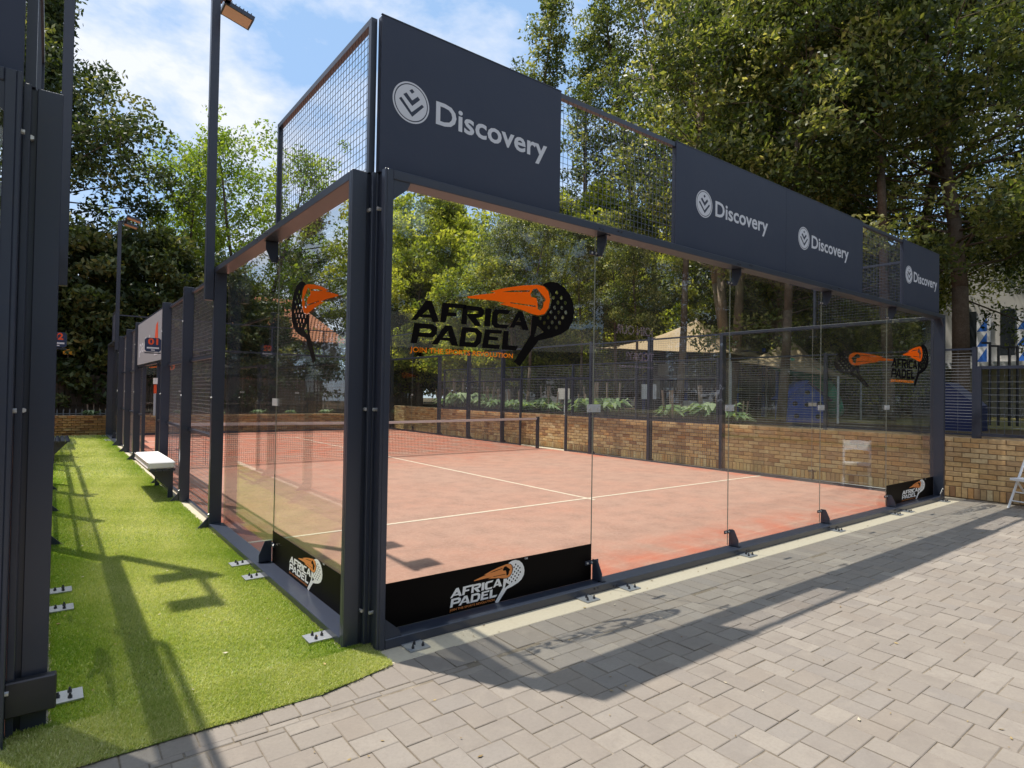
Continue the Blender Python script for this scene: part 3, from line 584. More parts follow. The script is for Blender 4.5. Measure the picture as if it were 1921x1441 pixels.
sticker(lambda u, v, d: (u+7.87, -.0056-d, v), 'black and orange club sticker on the rightmost pane of the near glass wall', ('text', 'racket', 'comet', 'tag'), loc=(8.1, 0, 1.8), group=GS)
sticker(lambda u, v, d: (-.0056-d, u-.15, v), 'black racket and orange comet sticker on the side glass by the green aisle', ('racket', 'comet'), loc=(0, 1.6, 1.8), group=GS)
def banner(a0, a1, P, fn, label, loc):
    R = thing('glass_banner', label, 'banner', loc, 'black banners along the foot of the glass')
    g = MB(); g.box(*P(a0, a1)); g.build('film', MT['blackfilm'], R)
    logo_parts(R, fn, dark='filmwhite', orange='orange2', tm=True)
def bfn(cx, kx, kz=.43):
    return lambda u, v, d: (cx+(u-1.0)*kx, -.0088-d, .203+(v-2.155)*kz)
banner(.067, 1.996, lambda a, b: (a, b, -.0085, -.0055, .0635, .36), bfn(.94, .445), 'black banner with white lettering at the foot of the first pane', (.067, 0, .06))
banner(8.004, 9.865, lambda a, b: (a, b, -.0085, -.0055, .0635, .36), bfn(9.02, .62), 'black banner with white lettering at the foot of the rightmost pane', (8, 0, .06))
def bfs(u, v, d):
    return (-.0088-d, 1.14-(u-1.0)*.51, .20+(v-2.155)*.41)
banner(.067, 1.994, lambda a, b: (-.0085, -.0055, a, b, .0635, .34), bfs, 'black banner with white lettering at the foot of the side glass beside the turf', (0, 1, .06))
mast(4.0, 'tall navy floodlight mast on the near step of the side fence of the main court', 'floodlight masts')
mast(16.0, 'distant floodlight mast at the far end of the aisle in front of the dark trees', 'floodlight masts')
net('white taped black net across the middle of the red court')
# opposite side, far end (mirrored placements)
def with_xf(f, fn):
    XF.f = staticmethod(f); fn(); XF.f = staticmethod(IDENT)
def right_side():
    side_wall('navy framed side fence along the brick wall on the far side of the court')
    R = sticker(lambda u, v, d: (-.0056-d, u-.15, v), 'racket and comet sticker seen in reverse on the far side glass by the brick wall', ('racket', 'comet'), loc=(0, 1.6, 1.8), group=GS)
with_xf(lambda p: (9.93-p[0], p[1], p[2]), right_side)
def far_end():
    end_wall('glass end wall at the distant end of the court in front of the low planter wall')
    sticker(lambda u, v, d: (u+7.87, -.0056-d, v), 'small orange and black sticker on the distant end glass nearest the brick wall', ('text', 'racket', 'comet'), loc=(8.1, 0, 1.8), group=GS)
    sticker(lambda u, v, d: (u+.3, -.0056-d, v), 'small orange and black sticker on the distant end glass at the aisle side', ('text', 'racket', 'comet'), loc=(.3, 0, 1.8), group=GS)
with_xf(lambda p: (p[0], 20-p[1], p[2]), far_end)
# --- court 02, mirrored across the aisle
def court2():
    end_wall('near end wall of the neighbouring court, its dark corner post filling the left edge', npanes=2)
    board(0.0, 1.54, (0,), 'navy sign board above the corner of the neighbouring court at the top left edge', 'navy sign boards on the near end wall')
    side_wall('side fence of the neighbouring court along the left of the green aisle')
    mast(4.0, 'floodlight mast of the neighbouring court rising behind its corner post', 'floodlight masts')
    sticker(lambda u, v, d: (-.0056-d, u-.15, v), 'racket and comet sticker on the side glass of the neighbouring court', ('racket', 'comet'), loc=(0, 1.6, 1.8), group=GS)
with_xf(lambda p: (-1.75-p[0], p[1], p[2]), court2)
# grey board and number plates over the gates
def gate_board(label, text):
    R = thing('gate_board', label, 'sign board', (-.1, 10, 2.1))
    g = MB(); g.box(-.105, -.095, 8.04, 11.96, 2.095, 2.975); g.build('panel', MT['greyboard'], R)
    g = MB(); add_text(g, 'padel', lambda u, v, d: (-.1065, u, v), 11.6, 9.9, 2.35, .28, .02); g.build('lettering', MT['signwhite'], R, fix=False)
    g = MB(); g.loops([[(9.3, 2.4), (9.1, 2.75), (8.85, 2.8), (8.8, 2.45)]], lambda u, v, d: (-.1065-d, u, v), .001); g.build('orange_print', MT['red'], R)
    g = MB(); g.loops([[(9.3, 2.2), (9.2, 2.38), (8.75, 2.42), (8.8, 2.2)]], lambda u, v, d: (-.1065-d, u, v), .001); g.build('white_print', MT['signwhite'], R)
gate_board('grey printed board over the gate opening of the near court', 'padel')
def number_plate(x0, x1, y, z0, z1, num, label):
    R = thing('number_sign', label, 'court number sign', ((x0+x1)/2, y, z0), 'court number signs')
    b = .03
    pts = [(x0+b, z0), (x1-b, z0), (x1, z0+b), (x1, z1-b), (x1-b, z1), (x0+b, z1), (x0, z1-b), (x0, z0+b)]
    g = MB(); g.poly(pts, 'y', y, y+.02); g.build('plate', MT['signdark'], R)
    g = MB(); add_text(g, num, lambda u, v, d: (u, y-.002, v), x0+.045, x1-.045, z0+.12, .10, .03); g.build('numerals', MT['red'], R, fix=False)
    g = MB(); g.box(x0+.03, x1-.03, y-.003, y-.001, z0+.05, z0+.075); g.box(x0+.09, x1-.09, y-.003, y-.001, z0+.02, z0+.035); g.build('underline', MT['signwhite'], R)
    g = MB(); g.box(min(x0, x1)-.0, max(x0, x1), y+.0205, y+.03, z0-.03, z0-.01); g.build('bracket', MT['frame'], R)
number_plate(-.40, -.165, 7.93, 2.20, 2.43, '01', 'navy court number plate 01 sticking out beside the grey board')
number_plate(-1.66, -1.43, 7.93, 2.20, 2.43, '02', 'navy court number plate 02 half hidden by the left corner post')
# small vertical notice on the gate post
R = thing('notice', 'narrow red and blue notice strip hanging on the gate post', 'notice', (-.16, 8.95, 1.1))
g = MB(); g.box(-.14, -.105, 8.90, 8.905, 1.1, 1.5); g.build('lower_print', MT['notice_pale'], R)
g = MB(); g.box(-.14, -.095, 8.90, 8.905, 1.501, 1.66); g.build('upper_print', MT['red'], R)
g = MB(); g.box(-.15, -.085, 8.88, 8.92, 1.67, 1.78); g.build('holder', MT['white'], R)
# benches
def bench(y0, y1, label, cush=True):
    XL, XR = -.50, -.17
    R = thing('bench', label, 'bench', ((XL+XR)/2, (y0+y1)/2, 0), 'benches beside the aisle')
    g = MB()
    for k in range(4): a = XL+k*(XR-XL)/4; g.box(a+.006, a+(XR-XL)/4-.006, y0, y1, .425, .45)
    g.build('seat', MT['frame'], R)
    for y in (y0+.18, y1-.18):
        g = MB(); g.poly([(XR-.005, .01), (XR-.005, .42), (XL+.03, .42), (XR-.07, .16), (XR-.07, .01)], 'y', y-.012, y+.012); g.build('leg', MT['frame'], R)
    g = MB(); g.bar((XR-.04, y0+.18, .12), (XR-.04, y1-.18, .12), .03); g.build('stretcher', MT['frame'], R)
    if cush:
        R2 = thing('seat_cushion', 'thick white seat cushion with grey stitching lying on the bench', 'cushion', ((XL+XR)/2, (y0+y1)/2, .45))
        g = MB(); g.box(XL-.01, XR+.0, y0+.02, y1-.05, .452, .56); g.build('pad', MT['cushion'], R2, bevel=.02)
        g = MB(); g.bar((XL-.012, y0+.03, .47), (XL-.012, y1-.05, .47), .012); g.bar((XL-.012, y0+.03, .545), (XL-.012, y1-.05, .545), .012); g.build('piping', MT['nettape'], R2)
bench(6.15, 7.85, 'dark slatted bench with a white cushion against the side fence of the near court')
with_xf(lambda p: (-1.75-p[0], p[1], p[2]), lambda: bench(12.2, 13.9, 'dark bare bench far down the aisle against the neighbouring court', False))
# junction box low on the left corner post
R = thing('junction_box', 'black cover box strapped low across the left corner post', 'box', (-1.68, -.04, .15))
g = MB(); g.box(-1.755, -1.565, -.055, -.004, .10, .26); g.build('cover', MT['dark_bolt'], R, bevel=.006)
# orange extras at the far end are added with the fence
# ------------------------------------------------------------------ brick walls
def brick_box(L, H, D, b=.005):
    """face towards -x; brick length along y"""
    y0, y1, z0, z1 = -L/2, L/2, -H/2, H/2
    v = [(D, y0, z0), (D, y1, z0), (D, y1, z1), (D, y0, z1), (b, y0, z0), (b, y1, z0), (b, y1, z1), (b, y0, z1), (0, y0+b, z0+b), (0, y1-b, z0+b), (0, y1-b, z1-b), (0, y0+b, z1-b)]
    f = [(8, 11, 10, 9)]+[(i, 4+i, 4+(i+1) % 4, (i+1) % 4) for i in range(4)]+[(4+i, 8+i, 8+(i+1) % 4, 4+(i+1) % 4) for i in range(4)]
    return v, f
def brick_wall(name, label, fn, rot, length, ntop, H0=.18, courses=10, cat='wall'):
    """fn(s, z, depth) -> world; s along the wall"""
    W = thing(name, label, cat, fn(0, 0, 0))
    zt = H0+courses*.082
    g = MB(); a = fn(0, 0, .012); b = fn(length, zt-.004, .24); g.box(a[0], b[0], a[1], b[1], -.05, zt-.004); g.build('mortar_core', MT['mortar'], W)
    L = []
    s = 0
    while s < length-.05: L.append((s+.04, H0/2+.0, .074, H0-.014)); s += .084
    for c in range(courses):
        s = -.115 if c % 2 else 0.0
        while s < length:
            a, b = max(s, 0)+.005, min(s+.23, length)-.005
            if b-a > .03: L.append(((a+b)/2, H0+c*.082+.041, b-a, .070))
            s += .232
    top = set(visible_rank([(fn(s, z, 0), l*h) for s, z, l, h in L], ntop)) if ntop else set()
    shared = {}; rest = MB()
    for i, (s, z, l, h) in enumerate(L):
        dp = random.gauss(0, .0022)
        if i in top:
            k = (round(l, 3), round(h, 3))
            if k not in shared:
                mb = MB(); mb.add(*brick_box(l, h, .05)); shared[k] = mb.mesh('brick', MT['brick_obj'])
            p = fn(s, z, dp); q = parent_org(W)
            o = link('brick', shared[k], W, loc=(p[0]-q[0], p[1]-q[1], p[2]-q[2])); o.rotation_euler = (random.gauss(0, .006), 0, rot)
        else:
            v, f = brick_box(l, h, .05)
            p0 = fn(s, z, dp); c_, s_ = math.cos(rot), math.sin(rot)
            rest.add([(p0[0]+c_*x-s_*y, p0[1]+s_*x+c_*y, p0[2]+zz) for x, y, zz in v], f, random.random())
    rest.build('bricks', MT['brick_attr'], W, attr=True, fix=False, kind='stuff')
    return W
brick_wall('brick_wall', 'long waist high tan brick wall on the right beyond the court, fence on its top', lambda s, z, d: (10.365+d, -4.2+s, z), 0, 24.6, 300)
brick_wall('planter_wall', 'low brown brick planter wall in shade behind the far end of the courts', lambda s, z, d: (-8+s, 20.5+d, z), math.pi/2*3, 18.3, 0, H0=.0, courses=8)
# raised ground behind both walls
g = MB(); g.box(10.6, 60, -30, 60, -.05, .90); g.build('terrace', MT['soil'], kind='structure')
g = MB(); g.box(-14, 10.6, 20.75, 60, -.05, .56); g.build('planting_bed', MT['soil'], kind='structure')
g = MB(); g.box(17.5, 60, -30, 7.5, .9, .915); g.build('lawn', MT['lawn'], kind='structure')

# ------------------------------------------------------------------ artificial turf: backing sheet and cut blades
g = MB(); g.add([(-12, -.475, .006), (-.45, -.468, .006), (-.06, -.385, .006), (-.01, -.34, .006), (-.0, -.0, .006), (-.15, -.0, .006), (-.17, -.0, .006), (-.17, 20.4, .006), (-1.58, 20.4, .006), (-1.58, -.0, .006), (-1.75, -.0, .006), (-1.75, -.15, .006), (-12, -.15, .006)], [tuple(range(13))])
g.build('artificial_turf', MT['turf_base'], kind='structure', fix=False)
def turf(n, y0, y1, h, w, x0=-1.59, x1=-.145):
    X = rng.uniform(x0, x1, n); Y = rng.uniform(y0, y1, n)
    if y0 < 0:
        X = rng.uniform(-2.4, .01, n)
        edge = -.468+.004*np.sin(X*9)+.003*np.sin(X*31)+.10*np.clip(X+.45, 0, .45)/.45
        keep = ((Y > edge) & (Y < -.002)) & ~((X < -1.74) & (Y > -.155)) & ~((X > -.032) & (Y > -.032)) & ((X+.055)**2+(Y+.32)**2 < .075**2) | ((Y > edge) & (Y < -.002) & ~((X < -1.74) & (Y > -.155)) & ~((X > -.032) & (Y > -.032)) & ((X < -.055) | (Y > -.32)))
        X, Y = X[keep], Y[keep]
    n = len(X); a = rng.uniform(0, 2*np.pi, n); hh = h*rng.uniform(.6, 1.05, n); ww = w*rng.uniform(.7, 1.3, n)
    lean = rng.normal(0, .5, (n, 2))*hh[:, None]+np.array([.10, -.30])*hh[:, None]
    V = np.zeros((n, 4, 3)); dx, dy = np.cos(a)*ww/2, np.sin(a)*ww/2
    V[:, 0] = np.stack([X-dx, Y-dy, np.full(n, .005)], 1); V[:, 1] = np.stack([X+dx, Y+dy, np.full(n, .005)], 1)
    tx, ty = X+lean[:, 0], Y+lean[:, 1]
    V[:, 2] = np.stack([tx+dx*.4, ty+dy*.4, .006+hh], 1); V[:, 3] = np.stack([tx-dx*.4, ty-dy*.4, .006+hh], 1)
    e = np.minimum(np.abs(X+.17), np.abs(X+1.58)); near = np.where(Y < -.05, .85, np.clip(e/.40, 0, 1))      # pale trodden sand filled middle, greener along the frames
    p = .22+.50*near+.16*np.sin(X*2.1+Y*1.3)*np.sin(Y*1.1+.7)+.08*np.sin(Y*5.3-X*4.4)*np.sin(X*9+Y*2.2)
    r = np.clip(p+rng.normal(0, .17, n), 0, 1)
    return V.reshape(-1, 3), np.arange(n*4).reshape(-1, 4), r
Vs, Fs, Rs, k = [], [], [], 0
for args in ((90000, -.5, 0, .017, .0042), (150000, 0, 3.5, .017, .0045), (90000, 3.5, 9, .019, .007), (50000, 9, 20.4, .022, .012)):
    v, f, r = turf(*args); Vs.append(v); Fs.append(f+k); Rs.append(r); k += len(v)
link('turf_blades', np_mesh('turf_blades', np.concatenate(Vs), np.concatenate(Fs), np.concatenate(Rs), LEAF['turf']), kind='stuff',
     label='short green artificial turf pile covering the aisle between the courts', cat='artificial grass')
# scattered dry leaves and crumbs
n = 560; g = MB()
for i in range(n):
    if i < 120: x, y, z = random.uniform(-1.55, -.2), random.uniform(-.4, 9), .026
    elif i < 380: x, y, z = random.uniform(-1.5, 10), random.uniform(-4.2, -.4), .004
    elif i < 440: x, y, z = random.uniform(.5, 10), random.uniform(-.34, -.16), .004
    else: x, y, z = random.uniform(.2, 9.8), random.uniform(.2, 9), .008
    a = random.uniform(0, 6.28); s = random.choice((random.uniform(.003, .010), random.uniform(.006, .018)))
    g.add([(x+s*math.cos(a), y+s*math.sin(a), z+random.uniform(0, .006)), (x+s*.5*math.cos(a+1.7), y+s*.5*math.sin(a+1.7), z), (x-s*math.cos(a), y-s*math.sin(a), z+random.uniform(0, .005)), (x+s*.5*math.cos(a-1.7), y+s*.5*math.sin(a-1.7), z+.002)], [(0, 1, 2, 3)], random.random())
g.build('leaf_litter', MT['litter'], kind='stuff', attr=True, fix=False, label='tiny dry leaves and crumbs scattered over the paving, turf and court', cat='leaf litter')

# ------------------------------------------------------------------ trees
def leaf_quads(C, size, upb=.35):
    """diamond leaves at centres C"""
    n = len(C); d = rng.normal(size=(n, 3)); d /= np.linalg.norm(d, axis=1)[:, None]
    nn = rng.normal(size=(n, 3)); nn[:, 2] += upb*2; e = np.cross(d, nn); e /= np.linalg.norm(e, axis=1)[:, None]+1e-9
    s = (size*rng.uniform(.65, 1.35, n))[:, None]
    V = np.stack([C-d*s*.6, C+e*s*.28, C+d*s*.6, C-e*s*.28], 1)
    return V.reshape(-1, 3), np.arange(n*4).reshape(-1, 4)
def make_tree(name, label, leafm, H, base, prof, nb, clump, nleaf, size, trunk_r, seed, bark='bark', nt=1, up=.5, spread=(.45, 1.0), group=None, dens=None, lean=.03, fork=0):
    """prof(t) gives crown radius for t in 0..1 over the crown's height; returns the root at the origin"""
    R_ = np.random.default_rng(seed); R = thing(name, label, 'tree', (0, 0, 0), group)
    tb = MB(); C = []; RR = []
    stems = []
    for k in range(nt):
        ang = 6.28*k/nt+R_.uniform(0, 1); p = Vector((0, 0, 0)); pts = [p.copy()]
        dirv = Vector((math.cos(ang)*lean*(2.5 if nt > 1 else 1), math.sin(ang)*lean*(2.5 if nt > 1 else 1), 1))
        m = 9
        for i in range(m):
            dirv += Vector((R_.normal(0, .045), R_.normal(0, .045), 0)); q = p+dirv.normalized()*(H*.97/m)
            ra = trunk_r*(1-.9*i/m)**.8/(nt**.4); rb = trunk_r*(1-.9*(i+1)/m)**.8/(nt**.4); tb.bar(p, q, ra*2, n=7, w2=rb*2); p = q; pts.append(p.copy())
        stems.append(pts)
    for b in range(nb):
        st = stems[b % nt]; t = (b+R_.uniform(0, .9))/nb; z = base+(H-base)*t*.985
        i = min(int(z/(H*.97)*9), 8); f = z/(H*.97)*9-i; p0 = st[i].lerp(st[i+1], min(max(f, 0), 1))
        a = b*2.399+R_.uniform(-.5, .5); r = prof(t)*R_.uniform(.72, 1.12); el = up*(.3+.9*t)+R_.normal(0, .12)
        d = Vector((math.cos(a)*math.cos(el), math.sin(a)*math.cos(el), math.sin(el))); p = p0.copy(); m = 4; L = r/max(math.cos(el), .45)
        rb0 = max(.02, trunk_r*.34*(1-t*.7))
        for j in range(m):
            d = (d+Vector((R_.normal(0, .16), R_.normal(0, .16), R_.normal(.04, .12)))).normalized(); q = p+d*L/m
            tb.bar(p, q, rb0*(1-.8*j/m), n=5, w2=rb0*(1-.8*(j+1)/m)); s = (j+1)/m
            if s >= spread[0]:
                for _ in range(2 if r > 1.5 else 1):
                    off = Vector(R_.normal(0, 1, 3))*clump*.75; c = q+off*(1 if _ else .35)
                    cr = clump*R_.uniform(.6, 1.2); nl = int(nleaf*(cr/clump)**2*R_.uniform(.7, 1.2))
                    u = R_.normal(size=(nl, 3)); u /= np.linalg.norm(u, axis=1)[:, None]; rad = cr*R_.uniform(.25, 1, nl)**.5
                    pc = np.array(c)+u*rad[:, None]*np.array([1, 1, .72]); C.append(pc)
                    RR.append(np.clip(R_.uniform(.0, .85)+.14*u[:, 2]*rad/cr+R_.normal(0, .15, nl), 0, 1))  # sunlit and shaded foliage put into leaf tone: varies per clump, lighter clump tops
                    if off.length > .3 and _: tb.bar(q, c, rb0*.25, n=3)
            p = q
    C = np.concatenate(C); RR = np.concatenate(RR); ok = C[:, 2] > .4; C, RR = C[ok], RR[ok]
    V, F = leaf_quads(C, size)
    tb.build('trunk', MT[bark], R, fix=False, smooth=True)
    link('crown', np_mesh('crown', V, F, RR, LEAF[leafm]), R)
    return R
S = math.sin
protos = {}
protos['dense'] = make_tree('broadleaf_tree', 'x', 'dark', 16, 1.2, lambda t: .6+4.3*S(min(1, t*1.15+.12)*math.pi)**.7, 120, .70, 120, .165, .32, 1, up=.35, spread=(.4, 1))
protos['olive'] = make_tree('broadleaf_tree', 'x', 'olive', 21, 3.2, lambda t: .8+3.1*S(min(1, t*1.05+.08)*math.pi)**.6, 110, .56, 95, .13, .24, 2, 'bark_pale', nt=3, up=.75, lean=.035, spread=(.45, 1))
protos['column'] = make_tree('column_tree', 'x', 'olive', 19.5, 1.5, lambda t: .35+1.5*(1-t)**.45, 90, .5, 75, .15, .20, 3, up=.9, spread=(.3, 1))
protos['light'] = make_tree('young_tree', 'x', 'bright', 13, 2.2, lambda t: .6+2.5*S(min(1, t+.1)*math.pi)**.7, 66, .55, 58, .15, .17, 4, up=.8, spread=(.45, 1), nt=2, lean=.05)
protos['yellow'] = make_tree('leafy_tree', 'x', 'yellow', 10.5, 1.6, lambda t: .7+2.7*S(min(1, t+.12)*math.pi)**.6, 70, .6, 90, .18, .18, 5, up=.5, spread=(.35, 1))
protos['wide'] = make_tree('broadleaf_tree', 'x', 'olive', 18, 4.2, lambda t: 1.0+6.0*S(min(1, t*1.0+.25)*math.pi)**.6, 130, .72, 230, .115, .22, 6, 'bark', up=.18, spread=(.35, 1))
protos['sparse'] = make_tree('tall_tree', 'x', 'olive', 23, 5.5, lambda t: .7+2.6*S(min(1, t*1.05+.08)*math.pi)**.6, 75, .55, 55, .15, .27, 12, 'bark_pale', nt=3, up=.8, lean=.045, spread=(.5, 1))
protos['bush'] = make_tree('dark_shrub_tree', 'x', 'dark', 6.5, .3, lambda t: .5+2.1*(1-t)**.6, 60, .55, 110, .18, .12, 8, up=.3, spread=(.3, 1))
for i, p in enumerate(protos.values()): pass
spots = [  # kind, x, y, z, rot, scale, label, group
 ('dense', -2.9, 27.5, .5, .3, 1.14, 'large dense dark tree rising at the left behind the far fence'),
 ('dense', -8.5, 30, .5, 2.3, 1.15, 'dark dense tree furthest left, glimpsed behind the corner post'),
 ('light', 3.4, 30.5, .5, 0.4, .97, 'sparse light green tree between the dark tree and the mast'),
 ('light', 6.3, 28.5, .5, 2.1, 1.10, 'taller sparse tree with fresh green leaves and dark limbs just right of the mast'),
 ('light', 4.9, 33.5, .5, 4.1, .8, 'small light green tree low behind the aisle'),
 ('dense', 15.6, 45, .5, 1.3, 1.0, 'dark tree top showing through the wire mesh above the side glass'),
 ('bush', -4.2, 24.8, .5, 0, 1.05, 'dark shrub tree at the far left end of the aisle'),
 ('bush', -1.4, 24.6, .5, 1, 1.05, 'dark shrub tree behind the wooden fence at the end of the aisle'),
 ('bush', 1.2, 24.4, .5, 2, 1.1, 'dark shrub tree behind the distant floodlight mast'),
 ('bush', 3.9, 24.6, .5, 3, 1.0, 'dark shrub tree behind the far left corner of the court'),
 ('bush', 6.3, 24.3, .5, 4, .75, 'dark shrub tree seen through the side glass'),
 ('bush', 9.0, 24.6, .5, 5, .42, 'dark shrub tree below the tiled roof'),
 ('bush', 12.0, 24.0, .8, 5.6, .95, 'dark shrub tree at the far right corner behind the court'),
 ('yellow', 13.6, 26.5, .8, .2, 1.08, 'yellow green leafy tree behind the far corner of the court'),
 ('yellow', 14.2, 22.3, .8, 1.6, 1.0, 'sunlit yellow green tree behind the club sticker'),
 ('yellow', 15.2, 18.2, .8, 3.0, .92, 'leafy yellow green tree right of the club sticker'),
 ('yellow', 18.6, 16.5, .8, 4.4, 1.0, 'leafy yellow green tree behind the second pane'),
 ('yellow', 20.0, 11.0, .8, 5.2, .85, 'low leafy tree glowing behind the tent peaks'),
 ('column', 17.0, 20.0, .8, .5, 1.0, 'tall narrow tree with its tip against the blue sky'),
 ('column', 18.9, 18.6, .8, 2.5, 1.02, 'second tall narrow tree standing just right of the first'),
 ('dense', 16.5, 26.0, .8, 3.3, .78, 'mid height dark tree behind the yellow green trees'),
 ('olive', 24.4, 12.2, .8, 1.0, 1.05, 'tall pale trunked tree over the first mesh opening'),
 ('olive', 20.0, 9.8, .8, 2.6, 1.10, 'tall pale trunked tree over the middle of the long sign board'),
 ('sparse', 16.9, 8.2, .8, .6, 1.0, 'tall thinly leaved tree whose pale slender trunks show above the long sign board'),
 ('sparse', 22.8, 14.4, .8, 2.6, .95, 'tall thinly leaved tree right of the three narrow trees'),
 ('column', 21.3, 15.6, .8, 4.0, 1.12, 'third and rightmost tall narrow tree over the first mesh opening'),
 ('yellow', 13.2, 15.6, .8, 2.2, .62, 'low bright leafy tree behind the big leaved plants, right of the sticker'),
 ('yellow', 12.9, 18.4, .8, 3.2, .66, 'low bright leafy tree behind the first pane'),
 ('yellow', 15.6, 13.4, .8, 4.9, .62, 'low bright leafy tree at the joint of the first two panes'),
 ('yellow', 12.4, 21.8, .8, 5.9, .74, 'low bright leafy tree at the far corner of the court'),
 ('yellow', 20.6, 8.6, .8, 1.9, .66, 'low bright leafy tree between the two tents'),
 ('yellow', 21.5, 5.2, .8, 2.9, .55, 'low bright leafy tree behind the slide'),
 ('olive', 19.5, 8.0, .8, 5.3, 1.05, 'tall olive green tree above the right half of the long sign board'),
 ('wide', 17.2, 1.7, .8, .9, 1.0, 'broad spreading tree with golden lit leaves at the right, hanging low over the fence'),
 ('wide', 23.8, 5.2, .8, 4.4, 1.1, 'broad tree behind the spreading tree, left of the white building'),
 ('bush', 27.5, 8.0, .8, 2.2, 1.2, 'dark thicket tree beside the white building, left of its windows'),
 ('olive', 9, -21, 0, 4, .75, 'olive tree behind the clubhouse, reflected between the first and second panes'),
 ('olive', 18, -19, 0, 1, .75, 'olive tree right of the event banner, reflected in the second pane'),
 ('bush', 26.5, 22.0, .8, 1.4, 1.5, 'dark thicket tree far behind the first pane'),
 ('bush', 24.5, 27.5, .8, 2.4, 1.6, 'dark thicket tree deep behind the club sticker'),
 ('bush', 28.0, 17.0, .8, 3.4, 1.5, 'dark thicket tree behind the second pane'),
 ('bush', 20.5, 31.0, .8, 4.4, 1.6, 'dark thicket tree far behind the court corner'),
 ('bush', 30.0, 12.5, .8, 5.4, 1.4, 'dark thicket tree behind the play tower'),
 ('bush', 26.8, 9.6, .8, .4, 1.1, 'dark thicket tree left of the white building'),
 ('dense', 14, -22, 0, 1, .8, 'dark tree behind the clubhouse, reflected in the second pane'),
 ('dense', 24, -17, 0, 2, .9, 'dark tree far behind the clubhouse, reflected in the third pane'),
 ('dense', 5, -24, 0, 4, .8, 'dark tree behind the clubhouse roof, reflected in the first pane'),
 ('olive', 32, -12, 0, 4, .8, 'tall tree beside the clubhouse, reflected in the last panes'),
 # behind and beside the camera, seen in the glass
 ('light', -6, -14, 0, 1, 1.0, 'young tree behind the photographer, reflected in the first pane'),
 ('yellow', 1.0, -15, 0, 1, 1.0, 'yellow green tree behind the photographer, reflected in the glass'),
 ('dense', -17, 2, 0, 0, 1, 'nearest dark tree beyond the neighbouring court'),
 ('dense', -18, 14, 0, 1.7, 1.05, 'dark tree beyond the middle of the neighbouring court'),
 ('dense', -16, 22, 0, 3.4, 0.9, 'dark tree beyond the far corner of the neighbouring court'),
 ('bush', -13.6, -2, 0, 5.1, 1.2, 'dark shrub tree beyond the near corner of the neighbouring court'),
 ('bush', -13.8, 5, 0, 6.8, 1.2, 'dark shrub tree beside the neighbouring court, near half'),
 ('bush', -13.6, 11.5, 0, 8.5, 1.2, 'dark shrub tree beside the neighbouring court, far half'),
 ('bush', -13.8, 18, 0, 10.2, 1.2, 'dark shrub tree beside the far end of the neighbouring court'),
 ('bush', 21, -8, 0, 11.9, 1.3, 'dark shrub tree at the right end of the clubhouse'),
 ('bush', 26, -9, 0, 13.6, 1.4, 'dark shrub tree well right of the clubhouse'),
 ('bush', 31, -6, 0, 15.3, 1.3, 'dark shrub tree on the lawn far to the right'),
 ('dense', 38, -16, 0, 17, 1, 'dark tree far right of the clubhouse'),
 ('bush', -5, -10, 0, 18.7, 1.1, 'dark shrub tree left of the clubhouse'),
 ('bush', -11, -9, 0, 20.4, 1.2, 'dark shrub tree far left of the clubhouse'),
 ('dense', -16, 8, 0, 1, .8, 'dark tree beyond the neighbouring court, reflected in the side glass'),
]
first = {}
for k, x, y, z, r, s, lab in spots:
    if k not in first:
        o = protos[k]; first[k] = 1; o.location = (x, y, z); o.rotation_euler = (0, 0, r); o.scale = (s, s, s); o['label'] = lab
    else: o = copy_tree(protos[k], (x, y, z), r, None, lab, s)
    o['group'] = 'trees round the courts'

protos['slim'] = make_tree('slim_tree', 'x', 'olive', 15, 6.2, lambda t: .6+2.3*S(min(1, t+.12)*math.pi)**.6, 50, .6, 75, .15, .14, 9, 'bark', up=.6, spread=(.35, 1), lean=.01)
for i, (x, y, s, lab) in enumerate(((13.9, 4.75, .95, 'thick bare trunked tree between the dark play tower and the blue playhouse'), (15.2, 2.6, 1.05, 'thick trunked tree behind the far glass panes beside the reversed sticker'),
          (12.6, 8.6, .42, 'slim trunked tree left of the larger tent'),
          (12.0, 13.2, .52, 'slender pale trunk among the big leaved plants'), (12.4, 14.6, .50, 'slender pale trunk at the far end of the big leaved plants'),
          (12.8, 11.2, .43, 'grey trunked tree beside the small information board'), (13.0, 7.4, .85, 'slim tree whose trunk crosses the corner of the larger tent'), (13.1, 9.9, .45, 'slim tree between the information board and the second pane'))):
    o = protos['slim'] if i == 0 else copy_tree(protos['slim']); o.location = (x, y, .88); o.rotation_euler = (0, 0, i*2.1); o.scale = (s, s, s); o['label'] = lab; o['group'] = 'slim trees behind the brick wall'

